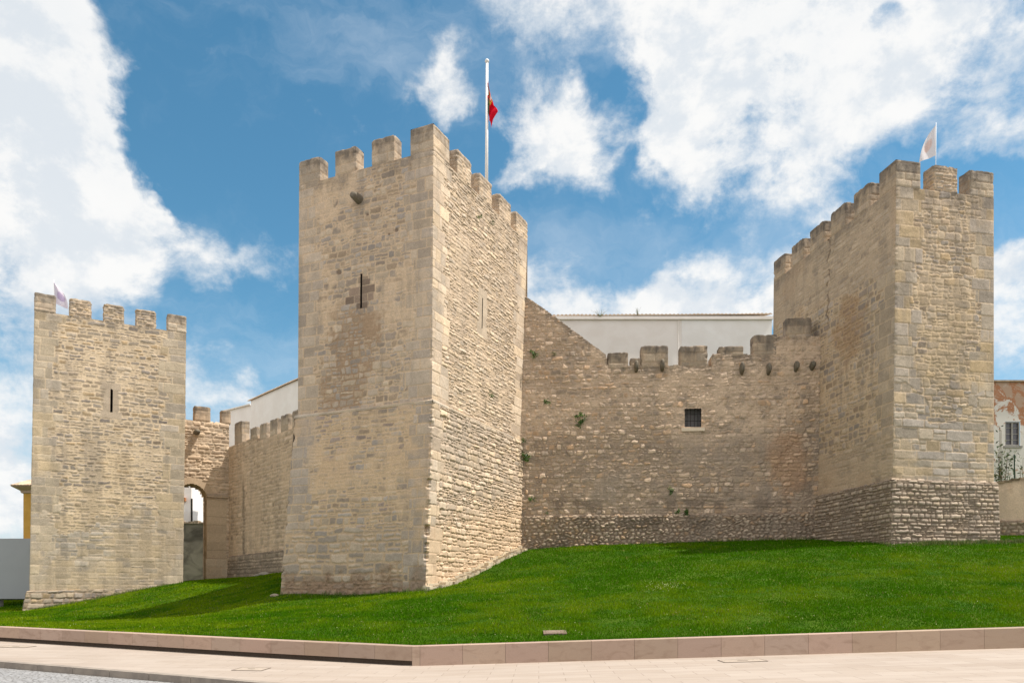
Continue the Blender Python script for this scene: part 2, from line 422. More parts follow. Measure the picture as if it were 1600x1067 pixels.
def bump(t, b, h, strength, dist):
    n = t.new('ShaderNodeBump'); n.inputs['Strength'].default_value = strength; n.inputs['Distance'].default_value = dist
    t.l.new(h, n.inputs['Height']); t.l.new(n.outputs[0], b.inputs['Normal'])

def tint_mat(name, rough=.93, fine=.22, bs=.6, bd=.012, s1=22, s2=90, spec=.15):
    m, t, b = mat(name, rough, spec)
    a = t.new('ShaderNodeAttribute', attribute_name='tint'); P = t.new('ShaderNodeNewGeometry').outputs['Position']
    n1 = t.noise(P, s1, 5, .65); n2 = t.noise(P, s2, 3, .6); n = t.math('ADD', t.math('MULTIPLY', n1, .6), t.math('MULTIPLY', n2, .4))
    k = t.ramp(n, .3, .7, 1 - fine, 1 + fine, smooth=False)
    t.l.new(t.vmath('SCALE', a.outputs['Color'], scale=k), b.inputs['Base Color'])
    if bs: bump(t, b, n, bs, bd)
    return m

STONE = tint_mat('weathered_masonry', fine=.30, bs=.8)
def flat_mat(name, c1, c2, scale=3, rough=.85, bs=.0, spec=.2, detail=5, dist=.3):
    m, t, b = mat(name, rough, spec)
    P = t.new('ShaderNodeNewGeometry').outputs['Position']
    n = t.noise(P, scale, detail, .6, dist)
    t.l.new(t.mix(t.ramp(n, .3, .7), c1, c2), b.inputs['Base Color'])
    if bs: bump(t, b, t.noise(P, scale * 8, 4), bs, .01)
    return m
IRON = flat_mat('dark_iron', (.012, .012, .012), (.03, .025, .02), 20, .6)
VOID = flat_mat('shaded_recess_stone', (.03, .027, .022), (.05, .043, .035), 5)
WHITEWASH = flat_mat('whitewash', (.86, .84, .82), (.80, .77, .74), .9, .9, .15)
PINKWASH = flat_mat('warm_whitewash', (.85, .80, .76), (.79, .73, .68), .8, .9, .15)
TILE = flat_mat('roof_tile', (.46, .36, .27), (.27, .21, .16), 6, .9, .3)
POLE_WHITE = flat_mat('painted_pole', (.78, .78, .77), (.72, .72, .72), 4, .4)

# ------------------------------------------------------------------ terrain
KERB = [(-60, 45.0, .35), (-15.33, 23.0, .19), (-6.23, 18.7, .07), (-2.24, 17.2, 0.), (11.2, 16.85, .43), (40, 16.4, 1.35)]   # x, y, ground height along the kerb
KX, KY, KZ = (np.array(c, dtype=float) for c in zip(*KERB))
def kerb_y(x): return np.interp(x, KX, KY)
def kerb_z(x): return np.interp(x, KX, KZ)
KH = np.array([.43, .43, .44, .445, .45, .45])
def kerb_top(x): return kerb_z(x) + np.interp(x, KX, KH)

TP = []
for x in (-40, -28, -20, -15.3, -11, -6.2, -2.2, 2, 6, 11, 16, 24, 36): TP.append((x, kerb_y(x) + .3, float(kerb_top(x)) - .02))
for (px, py, Y) in [(29, 955, 42.6), (110, 941, 44.2), (285, 910, 46.6), (318, 906, 49.8), (351, 905, 50.6), (402, 901, 46.6), (442, 894, 44.4),
                    (436, 928, 32.5), (550, 929, 31.1), (662, 922, 29.8), (700, 914, 31.2), (760, 884, 34.6), (812, 861, 37.6), (900, 853, 37.7), (1000, 850, 37.5), (1120, 846, 37.3), (1283, 843, 36.8),
                    (1330, 846, 34.6), (1392, 850, 31.3), (1480, 847, 31.8), (1564, 844, 32.4), (1640, 843, 32.6),
                    (162, 966, 34.2), (330, 957, 31.5), (0, 957, 42), (-100, 955, 42), (850, 915, 27.5), (1000, 905, 27.5), (1150, 900, 27), (1350, 905, 24.5), (1550, 905, 24)]:
    p = at(px, py, Y); TP.append((p.x, p.y, p.z))
TP += [(-45, 50, .8), (-30, 60, 2), (0, 60, 5), (20, 60, 5.2), (40, 45, 5.4), (40, 30, 4.6), (10, 50, 5)]
TP = np.array(TP)
def tps_phi(r2): return .5 * r2 * np.log(r2 + 1e-9)
def _fit():
    n = len(TP); d2 = ((TP[:, None, :2] - TP[None, :, :2]) ** 2).sum(-1)
    K = tps_phi(d2) + np.eye(n) * .6; Pm = np.c_[np.ones(n), TP[:, :2]]
    M = np.block([[K, Pm], [Pm.T, np.zeros((3, 3))]])
    return np.linalg.solve(M, np.r_[TP[:, 2], 0, 0, 0])
TW = _fit()
def ground_z(x, y):
    x = np.asarray(x, dtype=float); y = np.asarray(y, dtype=float); o = TW[-3] + TW[-2] * x + TW[-1] * y
    for k in range(len(TP)): o = o + TW[k] * tps_phi((x - TP[k, 0]) ** 2 + (y - TP[k, 1]) ** 2)
    g = sst(0, 1.2, y - kerb_y(x) - .28); kt = kerb_top(x) - .015
    return kt * (1 - g) + o * g

# ------------------------------------------------------------------ setting: ground, road, pavement, lawn
GROUND = flat_mat('packed_earth', (.20, .17, .13), (.15, .13, .10), .3)
m = MB(); m.quad((-1500, -800, -1.2), (1500, -800, -1.2), (1500, 2200, -1.2), (-1500, 2200, -1.2)); tag(m.build('ground', GROUND), kind='structure')

def paving_mat():
    m, t, b = mat('pale_stone_paving', .75, .3)
    P = t.new('ShaderNodeNewGeometry').outputs['Position']
    mp = t.new('ShaderNodeMapping'); t.l.new(P, mp.inputs[0]); mp.inputs['Rotation'].default_value = (0, 0, R(2))
    br = t.new('ShaderNodeTexBrick', offset=.5); t.l.new(mp.outputs[0], br.inputs['Vector'])
    for k, v in (('Scale', 1), ('Mortar Size', .006), ('Brick Width', .95), ('Row Height', .48), ('Mortar Smooth', .3), ('Bias', 0)): br.inputs[k].default_value = v
    br.inputs['Color1'].default_value = (.36, .30, .25, 1); br.inputs['Color2'].default_value = (.41, .35, .30, 1); br.inputs['Mortar'].default_value = (.17, .135, .11, 1)
    st = t.new('ShaderNodeMapping'); t.l.new(P, st.inputs[0]); st.inputs['Scale'].default_value = (.35, 2.2, 1)
    n = t.noise(st.outputs[0], 1.2, 7, .65, .6); n2 = t.noise(P, 40, 3)
    c = t.mix(t.ramp(n, .35, .75, 0, .55), br.outputs['Color'], (.27, .215, .175))
    c = t.mix(t.ramp(t.noise(P, .5, 4), .45, .7, 0, .4), c, (.40, .345, .30))
    c = t.mix(t.ramp(n2, .3, .7, 0, .12), c, (.3, .25, .2))
    t.l.new(c, b.inputs['Base Color']); bump(t, b, t.math('ADD', br.outputs['Fac'], t.math('MULTIPLY', n2, .3)), .25, .004)
    return m
PAVE = paving_mat()
RX = np.array([-60, -11.2, -5.36, 0, 8, 40]); RY = np.array([38., 16.8, 14.1, 11.6, 8.2, -6])   # road edge
def plaza_z(x, y):
    kz = kerb_z(x * 17.2 / np.maximum(y, 8)) if False else kerb_z(np.clip(x, -60, 40))
    return kz - .004 * np.maximum(kerb_y(x) - y, 0) * 0
m = MB()
xs = np.concatenate([np.linspace(-60, -18, 15), np.linspace(-17, 14, 63), np.linspace(16, 40, 9)]); nt = 30
X, T = np.meshgrid(xs, np.linspace(0, 1, nt)); ya = np.interp(X, RX, RY); yb = kerb_y(X) + .35
Y = ya + (yb - ya) * T; Z = plaza_z(X, Y)
idx = np.arange(X.size).reshape(X.shape)
m.add(np.stack([X, Y, Z], -1).reshape(-1, 3), quads=np.stack([idx[:-1, :-1], idx[:-1, 1:], idx[1:, 1:], idx[1:, :-1]], -1).reshape(-1, 4))
tag(m.build('pavement', PAVE, smooth=True), kind='structure')

def cobble_mat():
    m, t, b = mat('grey_cobbles', .85, .25)
    P = t.new('ShaderNodeNewGeometry').outputs['Position']
    v = t.new('ShaderNodeTexVoronoi', feature='DISTANCE_TO_EDGE'); t.l.new(P, v.inputs['Vector']); v.inputs['Scale'].default_value = 9
    v2_ = t.new('ShaderNodeTexVoronoi'); t.l.new(P, v2_.inputs['Vector']); v2_.inputs['Scale'].default_value = 9
    e = t.ramp(v.outputs['Distance'], .02, .12)
    g = t.ramp(t.vmath('LENGTH', v2_.outputs['Color']), .3, 1.5, 0, 1, False)
    c = t.mix(g, (.25, .25, .255), (.33, .33, .335)); c = t.mix(e, (.18, .175, .17), c)
    c = t.mix(t.ramp(t.noise(P, .8, 5), .4, .7, 0, .4), c, (.30, .29, .28))
    t.l.new(c, b.inputs['Base Color']); bump(t, b, e, .8, .02)
    return m
m = MB(); xs = np.linspace(-60, 40, 60)
for a, b_ in zip(xs[:-1], xs[1:]):
    ya, yb = np.interp([a, b_], RX, RY); za, zb = kerb_z(a) - .13, kerb_z(b_) - .13
    m.quad((a, -60, za), (b_, -60, zb), (b_, yb, zb), (a, ya, za))
tag(m.build('road', cobble_mat()), kind='structure')
KSTONE = flat_mat('grey_kerb_stone', (.22, .19, .165), (.30, .26, .22), 4, .85, .3)
m = MB()
pts = [(x, np.interp(x, RX, RY)) for x in np.arange(-58, 38, 1.0)]
for (a, b_) in zip(pts[:-1], pts[1:]):
    a, b_ = np.array(a), np.array(b_); d = b_ - a; L = np.linalg.norm(d); d /= L; nrm = np.array([-d[1], d[0]])
    za, zb = float(kerb_z(a[0])), float(kerb_z(b_[0])); g = .006
    o = np.array([*(a + d * g - nrm * .03), za - .2])
    m.box(o, np.array([*(d * (L - 2 * g)), zb - za]), np.array([*(nrm * .20), 0]), (0, 0, .206))
tag(m.build('road_kerb', KSTONE), kind='structure')

# lawn sheet behind the retaining kerb
def lawn_mat(name='lawn_turf', base=None):
    m, t, b = mat(name, .95, .1)
    P = t.new('ShaderNodeNewGeometry').outputs['Position']
    n = t.noise(P, .7, 5, .6); n2 = t.noise(P, 14, 4, .7)
    c = t.mix(t.ramp(n, .35, .65), (.030, .085, .003), (.065, .115, .005)); c = t.mix(t.ramp(n2, .35, .7, 0, .5), c, (.012, .032, .003))
    t.l.new(c, b.inputs['Base Color']); bump(t, b, n2, .8, .03)
    return m
m = MB(); xs = np.linspace(-58, 40, 330); X, T = np.meshgrid(xs, np.linspace(0, 1, 150) ** 1.25)
y0 = kerb_y(X) + .30; Y = y0 + (70 - y0) * T; Z = ground_z(X, Y) + .02 * fbm(X * 1.3, Y * 1.3, 5, 3) * sst(0, 1.5, Y - y0)
idx = np.arange(X.size).reshape(X.shape)
m.add(np.stack([X, Y, Z], -1).reshape(-1, 3), quads=np.stack([idx[:-1, :-1], idx[:-1, 1:], idx[1:, 1:], idx[1:, :-1]], -1).reshape(-1, 4))
tag(m.build('grass_slope', lawn_mat(), smooth=True), kind='structure')

# retaining kerb wall: slabs of pink stone; the left leg stands on a recessed dark foot
def slab_mat():
    m, t, b = mat('pink_limestone_slab', .7, .3)
    a = t.new('ShaderNodeAttribute', attribute_name='tint'); P = t.new('ShaderNodeNewGeometry').outputs['Position']
    st = t.new('ShaderNodeMapping'); t.l.new(P, st.inputs[0]); st.inputs['Scale'].default_value = (1, 1, 2.2)
    n = t.noise(st.outputs[0], 2.2, 8, .62, 1.2); n2 = t.noise(P, 60, 3)
    c = t.mix(t.ramp(n, .48, .72, 0, .55), a.outputs['Color'], (.25, .17, .125))
    c = t.mix(t.ramp(n, .42, .25, 0, .45), c, (.36, .28, .235))
    c = t.mix(t.ramp(n2, .35, .65, 0, .15), c, (.2, .15, .11))
    t.l.new(c, b.inputs['Base Color']); bump(t, b, n2, .2, .004)
    return m
SLAB = slab_mat()
kw = empty('retaining_kerb', (-2.24, 17.2, 0), 'low retaining wall of pinkish stone slabs along the foot of the lawn', 'wall')
KP = np.stack([KX, KY], 1)
SEG = np.r_[0, np.cumsum(np.linalg.norm(np.diff(KP, axis=0), axis=1))]
def kpt(s): return np.array([np.interp(s, SEG, KX), np.interp(s, SEG, KY)]), float(np.interp(s, SEG, KZ)), float(np.interp(s, SEG, KZ + KH))
foot = MB(); bk = 0
ranges = [(SEG[1] - 14, SEG[3], .957, True), (SEG[3], SEG[5] - 8, .957, False)]
for (sa, sb, L, left) in ranges:
    n_ = int((sb - sa) / L)
    bounds = [sa + k * L for k in range(n_)] + [sb] if not left else [sb - k * L for k in range(n_ + 1)][::-1]
    if not left: bounds = [sb0 for sb0 in [sa] + [sa + .18 + k * L for k in range(n_)]]
    for a, b_ in zip(bounds[:-1], bounds[1:]):
        (pa, za, ta), (pb, zb, tb) = kpt(a), kpt(b_)
        d = pb - pa; LL = np.linalg.norm(d); d /= LL; nrm = np.array([-d[1], d[0]]); g = .003
        up = .115 if left else -.1
        s_ = MB(); col = A3(.40, .295, .23) * random.uniform(.88, 1.1) * A3(random.uniform(.97, 1.03), 1, random.uniform(.95, 1.05))
        p0 = pa + d * g; p1 = pb - d * g
        th = .32; ov = .0
        def ring(z0a, z0b, inset):
            return [np.r_[p0 + nrm * inset, z0a], np.r_[p1 + nrm * inset, z0b], np.r_[p1 + nrm * (th - inset), z0b], np.r_[p0 + nrm * (th - inset), z0a]]
        ch = .012
        vs = ring(za + up, zb + up, 0) + ring(ta - ch, tb - ch, 0) + ring(ta, tb, ch)
        qs = [[0, 3, 2, 1]] + [[k + o, (k + 1) % 4 + o, (k + 1) % 4 + 4 + o, k + 4 + o] for o in (0, 4) for k in range(4)] + [[8, 9, 10, 11]]
        s_.add(vs, quads=qs, col=col)
        s_.build('stone_slab', SLAB, kw)
        if left:
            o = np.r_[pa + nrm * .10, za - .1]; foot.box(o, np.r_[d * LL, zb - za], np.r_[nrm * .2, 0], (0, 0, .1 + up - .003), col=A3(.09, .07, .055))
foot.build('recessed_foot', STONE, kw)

# grass blades: far too many to count
def blades():
    N = 620000
    # sample more densely near the viewer
    px = rng.uniform(-40, 1640, N); Yd = 16.5 * (52 / 16.5) ** (rng.uniform(0, 1, N) ** .9)
    x = (px - 800) / F * Yd; y = Yd
    ok = (y > kerb_y(x) + .33) & (y < 51)
    x, y = x[ok], y[ok]
    z = ground_z(x, y)
    n = len(x); patch = fbm(x * .35, y * .35, 91, 4); patch2 = fbm(x * 1.6, y * 1.6, 97, 4)
    hgt = (.036 + .028 * rng.random(n)) * (1 + .5 * patch2) * (1 + .25 * (y / 20 - 1)); wid = (.010 + .006 * rng.random(n)) * (y / 20) ** .8
    edge = y - kerb_y(x) < .7; hgt = np.where(edge, hgt * 1.15, hgt)
    a = rng.uniform(0, 2 * np.pi, n); b = rng.uniform(0, 2 * np.pi, n); lean = rng.uniform(.1, .9, n) * hgt
    v = np.zeros((n, 3, 3))
    v[:, 0] = np.stack([x - np.cos(a) * wid, y - np.sin(a) * wid, z - .01], -1); v[:, 1] = np.stack([x + np.cos(a) * wid, y + np.sin(a) * wid, z - .01], -1)
    v[:, 2] = np.stack([x + np.cos(b) * lean, y + np.sin(b) * lean, z + hgt], -1)
    g1, g2, g3 = A3(.055, .155, .003), A3(.165, .250, .006), A3(.032, .110, .003)
    r = rng.random(n); lefty = sst(-4, -14, x)
    k = np.clip(.16 + 1.1 * patch + .4 * patch2 + .34 * lefty + .16 * sst(3, -6, x) + .35 * (r - .5), 0, 1)
    c = g1[None] * (1 - k[:, None]) + g2[None] * k[:, None]
    k2 = sst(.15, .5, -patch2) * .6; c = c * (1 - k2[:, None]) + g3[None] * k2[:, None]
    dry = r > .978 - .03 * sst(.2, .6, patch); c[dry] = A3(.26, .24, .08)
    c *= rng.uniform(.86, 1.14, n)[:, None]
    m = MB(); m.add(v.reshape(-1, 3), tris=np.arange(n * 3).reshape(-1, 3), col=np.repeat(c, 3, 0))
    mt, t, b = mat('grass_blades', 1., 0.)
    at_ = t.new('ShaderNodeAttribute', attribute_name='tint'); t.l.new(at_.outputs['Color'], b.inputs['Base Color'])
    tr = t.new('ShaderNodeBsdfTranslucent'); t.l.new(at_.outputs['Color'], tr.inputs[0]); mx = t.new('ShaderNodeMixShader'); mx.inputs[0].default_value = .3
    t.l.new(b.outputs[0], mx.inputs[1]); t.l.new(tr.outputs[0], mx.inputs[2]); t.l.new(mx.outputs[0], t.n['Material Output'].inputs[0])
    o = m.build('grass', mt); tag(o, 'short mown green grass covering the sloping lawn', 'grass', kind='stuff')
blades()

# ------------------------------------------------------------------ castle: the towers and walls
STEP = .03
def norm2(a, b):
    d = np.array([b[0] - a[0], b[1] - a[1]], dtype=float); d /= np.linalg.norm(d); return np.array([d[1], -d[0]])

def recess(mb, a, b, n, z0, z1, depth, col):
    """open box sunk into a wall: outer edge a-b in plan"""
    n3 = np.r_[n, 0.]; a = np.array(a[:2]); b = np.array(b[:2])
    f = [v2(a, z0), v2(b, z0), v2(b, z1), v2(a, z1)]; bk = [p - n3 * depth for p in f]
    for k in range(4):
        j = (k + 1) % 4; mb.quad(f[k], bk[k], bk[j], f[j], col=col)
    mb.quad(bk[0], bk[1], bk[2], bk[3], col=col)

def slit_blocks(d, c, u, z, uc, z0, z1, q, w=.5, seed=1):
    k = (np.abs(u - uc) < w * (.75 + .5 * hsh(np.floor(z / .42), 1, seed))) & (z > z0 - .35) & (z < z1 + .35)
    j = np.abs((z / .42) % 1 - .5) > .48
    col = np.array([A3(.41, .35, .26)]) * (.9 + .2 * hsh(np.floor(z / .42), np.sign(u - uc), seed))[:, None] * (1 + .1 * q['fine'] + .1 * q['mid'])[:, None]
    c = np.where(k[:, None], col * np.where(j, .8, 1)[:, None], c); d = np.where(k, .012, d); return d, c

def rect_hole(u0, u1, z0, z1): return lambda u, z: (u > u0) & (u < u1) & (z > z0) & (z < z1)

def spout(parent, p, n, length=.55, w=.2, h=.3, name='corbel', col=A3(.16, .14, .11)):
    """weathered stone waterspout jutting from a wall: a tapering, downward hooked bracket"""
    m = MB(); n = np.r_[n, 0.]; sd_ = np.r_[-n[1], n[0], 0.]; up = A3(0, 0, 1); p = np.array(p)
    prof = [(-.05, h * .5, w * .5), (.3, h * .5, w * .5), (.7, h * .42, w * .45), (1., h * .3, w * .36)]
    rings = []
    for k, (f, hh, ww) in enumerate(prof):
        c = p + n * length * max(f, -.1) + up * (.03 * math.sin(f * 3))
        j = lambda: rng.uniform(-.012, .012)
        sq = lambda x: math.copysign(abs(x) ** .8, x)
        rings.append([c + sd_ * (ww * sq(math.cos(q)) + j()) + up * (hh * sq(math.sin(q)) + j()) for q in np.linspace(0, 2 * np.pi, 10, endpoint=False)])
    v = [q for r_ in rings for q in r_]; N = 10
    qs = [[i * N + k, i * N + (k + 1) % N, (i + 1) * N + (k + 1) % N, (i + 1) * N + k] for i in range(3) for k in range(N)]
    c = p + n * length; v.append(c); tr = [[len(v) - 1, 3 * N + k, 3 * N + (k + 1) % N] for k in range(N)]
    cols = np.array([col * rng.uniform(.75, 1.35) for _ in v])
    m.add(v, quads=[q for q in qs], tris=tr, col=cols)
    return m.build(name, STONE, parent, smooth=True)

# ---- middle tower ------------------------------------------------------------
mC, mL = at(677, 193, 30.0), at(467.4, 253.5, 32.70)
mR = at(824, 348, 38.06)
Zc, Zt = 18.92, 19.95
mLs, mCs, mRs = at(465.5, 656, 32.68), at(674.6, 627.6, 29.97), at(812.8, 689, 38.0)
mLs.z = mCs.z = mRs.z = zat(627.6, 29.97)
mid = empty('castle_tower', (-3.3, 30, 1.5), 'tall square stone tower at the centre with the national flag pole and a string course', 'tower', 'castle towers')
Zs = mCs.z
nLm, nRm = norm2(mL, mC), norm2(mC, mR)
WL, WR = (mC - mL).to_2d().length, (mR - mC).to_2d().length
dL = np.array((mC - mL).to_2d()) / WL; dR = np.array((mR - mC).to_2d()) / WR

def ex_left(u, z, Wd, d, c, q):
    # ochre run-off under the arrow slit and a patch of bare brown blocks round it
    k = sst(.0, .45, .62 - np.abs((u - 3.0 + .16 * (13 - z)) / 2.3) + .5 * q['mid'] + .2 * q['fine']) * sst(7.6, 9.2, z + .5 * q['big']) * sst(14.2, 12.2, z)
    c = blend(c, np.clip(k * (1 - q['m']) * 1.1, 0, .75), A3(.23, .155, .09))
    c = blend(c, np.clip(k * .12, 0, .5), A3(.34, .26, .17))
    be, bi, bj, bu, bz_ = courses(u, z + .02 * q['mid'], .30, .62, 517, rad=.02); cu_, cz_ = u - bu, z - bz_
    inb = (((cu_ - 3.3) / .85) ** 2 + ((cz_ - 13.75) / .62) ** 2 + .8 * (hsh(bi, bj, 3) - .5)) < 1
    k2 = inb * sst(.004, .02, be); tone = (.7 + .6 * hsh(bi, bj, 4))[:, None]
    c = c * (1 - k2[:, None]) + k2[:, None] * A3(.20, .155, .115)[None] * tone * (1 + .12 * q['fine'])[:, None]; d = np.where(inb, .004 + .01 * k2, d)
    hb_ = np.zeros(u.shape)
    for (hu, hz, hr) in ((4.9, 16.1, .10), (4.55, 16.0, .06), (2.1, 14.9, .15), (3.5, 17.0, .07)): hb_ = np.maximum(hb_, sst(1.2, .7, np.sqrt((u - hu) ** 2 + ((z - hz) * 1.25) ** 2) / hr + .25 * q['fine']))
    c = blend(c, hb_ * .75, A3(.13, .10, .075)); d = d - .03 * hb_
    c = lichen_top(c, u, z, Zc, .7, 301, .35)
    return d, c
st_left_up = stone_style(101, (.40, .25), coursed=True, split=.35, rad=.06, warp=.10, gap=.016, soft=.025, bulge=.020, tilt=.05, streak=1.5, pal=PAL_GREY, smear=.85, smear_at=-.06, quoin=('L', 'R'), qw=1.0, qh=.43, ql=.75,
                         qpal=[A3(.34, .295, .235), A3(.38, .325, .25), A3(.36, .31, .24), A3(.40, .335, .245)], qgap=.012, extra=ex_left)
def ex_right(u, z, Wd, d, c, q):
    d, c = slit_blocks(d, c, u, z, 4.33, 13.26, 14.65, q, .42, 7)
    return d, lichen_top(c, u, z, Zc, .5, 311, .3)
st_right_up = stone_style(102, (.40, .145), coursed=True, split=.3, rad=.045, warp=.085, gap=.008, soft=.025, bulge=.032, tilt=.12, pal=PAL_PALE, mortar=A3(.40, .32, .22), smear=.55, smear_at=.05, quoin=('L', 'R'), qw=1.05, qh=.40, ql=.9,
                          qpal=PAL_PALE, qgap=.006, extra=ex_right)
def ex_low_left(u, z, Wd, d, c, q):
    k = sst(2.3, 3.2, 5.0 - z + .9 * q['mid'] + .3 * q['big'])            # the footing has lost its facing: brown earthy rubble
    c = blend(c, np.clip(k * .95 * (1.1 - .4 * q['m']), 0, .9), A3(.215, .15, .095)); c = blend(c, k * sst(.25, .6, q['fine'] + .4 * q['mid']) * .6, A3(.13, .095, .065)); d = d - k * .05 + k * .05 * q['mid'] + k * .03 * q['fine']
    k = sst(.15, .5, q['big'] + .2 * q['mid']) * .35; c = blend(c, k, A3(.44, .32, .19))
    k = sst(.75, .2, np.abs(u - .7 - .2 * q['big'])) * sst(4., 8., z) * .5; c = blend(c, k * .6, A3(.33, .305, .27))
    return d, c
st_left_lo = stone_style(103, (.42, .22), coursed=True, split=.3, rad=.06, warp=.09, gap=.018, soft=.03, bulge=.018, tilt=.05, pal=PAL_GREY + [A3(.30, .25, .21)], mortar=A3(.45, .345, .215), smear=.75, smear_at=-.08,
                         quoin=('L', 'R'), qw=.95, qh=.44, ql=.75, qpal=[A3(.32, .28, .23), A3(.36, .31, .245), A3(.38, .32, .24)], qgap=.012, extra=ex_low_left)
st_left_lo_b = stone_style(109, (.72, .36), coursed=True, split=.35, rad=.05, warp=.10, gap=.026, soft=.04, bulge=.022, tilt=.06, pal=[A3(.31, .275, .225), A3(.34, .30, .235), A3(.28, .25, .21), A3(.37, .31, .23)], mortar=A3(.40, .31, .20), smear=.55, smear_at=.0, quoin=('R',), qw=.95, qh=.44, ql=.75, qpal=[A3(.32, .28, .23), A3(.36, .31, .245)], qgap=.012, extra=ex_low_left)
st_left_lo0 = st_left_lo
st_left_lo = combine(st_left_lo, st_left_lo_b, lambda u, z: z + .5 * fbm(u * .6, z * .5, 110, 3) < 4.2)
def ex_low_right(u, z, Wd, d, c, q):
    k = sst(4.6, 3.4, z - .25 * u + .7 * q['mid']); c = blend(c, np.clip(k * .5, 0, .6), A3(.52, .38, .23))
    k = sst(.1, .55, q['big'] + .3 * q['mid']) * sst(6, 8, z) * .4; c = blend(c, k, A3(.30, .27, .225))
    return d, c
st_right_lo = stone_style(104, (.38, .21), coursed=True, split=.35, rad=.06, warp=.09, gap=.010, soft=.035, bulge=.042, tilt=.11, pal=PAL_PALE, mortar=A3(.36, .285, .20), smear=.3, smear_at=.15, quoin=('L',), qw=.9, qh=.42, ql=.8,
                          qpal=PAL_PALE, qgap=.008, qbulge=.02, extra=ex_low_right)
body = MB()
dia = np.r_[(nLm + nRm), 0.]
slU, slW, slz0, slz1 = None, .11, None, None
# arrow slits
s_, p_ = hit(566, mL, mC); slU = s_ * WL; slz1, slz0 = zat(428, p_.y), zat(482, p_.y)
s2_, p2_ = hit(757, mC, mR); srU = s2_ * WR; srz1, srz0 = zat(465, p2_.y), zat(514, p2_.y)
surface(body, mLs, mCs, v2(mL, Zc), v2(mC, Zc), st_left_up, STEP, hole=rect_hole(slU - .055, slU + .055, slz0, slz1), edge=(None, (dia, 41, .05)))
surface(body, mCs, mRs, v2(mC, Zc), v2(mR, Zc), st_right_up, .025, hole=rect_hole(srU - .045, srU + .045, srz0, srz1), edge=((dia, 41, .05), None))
# far sides, coarser
mBk = v2(mL, 0)[:2] + (np.array(mR.to_2d()) - np.array(mC.to_2d()))
surface(body, v2(mR, 0), v2(mBk, 0), v2(mR, Zc), v2(mBk, Zc), st_left_up, .12)
surface(body, v2(mBk, 0), v2(mL, 0), v2(mBk, Zc), v2(mL, Zc), st_left_up, .12)
surface(body, v2(mL, Zc), v2(mC, Zc), v2(mBk, Zc), v2(mR, Zc), st_left_lo, .2, swap=True)
body.build('upper_wall', STONE, mid, smooth=True)
for (U, WF, b0_, b1_, t0_, t1_, d_, n_, z0, z1, w) in ((slU, WL, mLs, mCs, mL, mC, dL, nLm, slz0, slz1, .075), (srU, WR, mCs, mRs, mC, mR, dR, nRm, srz0, srz1, .08)):
    k_ = ((z0 + z1) / 2 - Zs) / (Zc - Zs); f_ = U / WF; pf_ = (b0_ * (1 - f_) + b1_ * f_) * (1 - k_) + (t0_ * (1 - f_) + t1_ * f_) * k_
    m = MB(); c0 = np.array(pf_.to_2d()) - n_ * .02
    recess(m, c0 - d_ * w, c0 + d_ * w, n_, z0 - .03, z1 + .03, .5, A3(.04, .035, .03)); m.build('arrow_slit', STONE, mid)
# lower stage
oL, oC, oR = mLs.copy(), mCs.copy(), mRs.copy()
pr = .10
oCn = np.array(mCs) + np.r_[(nLm + nRm) * pr, 0.]; oLn = np.array(mLs) + np.r_[nLm * pr - dL * pr, 0.]; oRn = np.array(mRs) + np.r_[nRm * pr + dR * pr, 0.]
bC = np.array(at(664, 921, 29.72)); bL = np.array(at(436, 927, 32.35)); bR = np.array(at(814, 861, 37.85))
for p in (bC, bL, bR): pass
bC[2] = 1.35; bL[2] = 1.2; bR[2] = 3.2
low = MB()
def crack(u, z): return (z < 0) & (u < 0)
e_ = (dia, 57, .16)
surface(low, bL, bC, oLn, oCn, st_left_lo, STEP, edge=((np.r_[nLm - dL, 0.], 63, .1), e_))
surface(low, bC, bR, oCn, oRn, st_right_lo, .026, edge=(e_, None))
bB = np.array(mBk); 
surface(low, np.r_[bR[:2], 0], np.r_[bB, 0], np.r_[oRn[:2], Zs], np.r_[bB, Zs], st_left_lo, .15)
surface(low, np.r_[bB, 0], np.r_[bL[:2], 0], np.r_[bB, Zs], np.r_[oLn[:2], Zs], st_left_lo, .15)
low.build('lower_wall', STONE, mid, smooth=True)
# string course: a chamfered ledge all along the two faces
stc = MB(); st_string = stone_style(105, (.9, .3), coursed=True, gap=.004, soft=.01, bulge=.012, tilt=.03, pal=PAL_QUOIN, smear=.2, warp=.02)
for (p, q, a, b_) in ((oLn, oCn, mLs, mCs), (oCn, oRn, mCs, mRs)):
    n_ = np.r_[norm2(p, q), 0.]; h_ = .09
    p0, q0 = p + n_ * .020, q + n_ * .020
    surface(stc, p0 - A3(0, 0, .05), q0 - A3(0, 0, .05), p0 + A3(0, 0, .03), q0 + A3(0, 0, .03), st_string, .04)
    surface(stc, p0 + A3(0, 0, .03), q0 + A3(0, 0, .03), np.array(a) + A3(0, 0, .11), np.array(b_) + A3(0, 0, .11), st_string, .04)
    surface(stc, p - A3(0, 0, .055), q - A3(0, 0, .055), p0 - A3(0, 0, .05), q0 - A3(0, 0, .05), st_string, .06)
stc.build('string_course', STONE, mid, smooth=True)

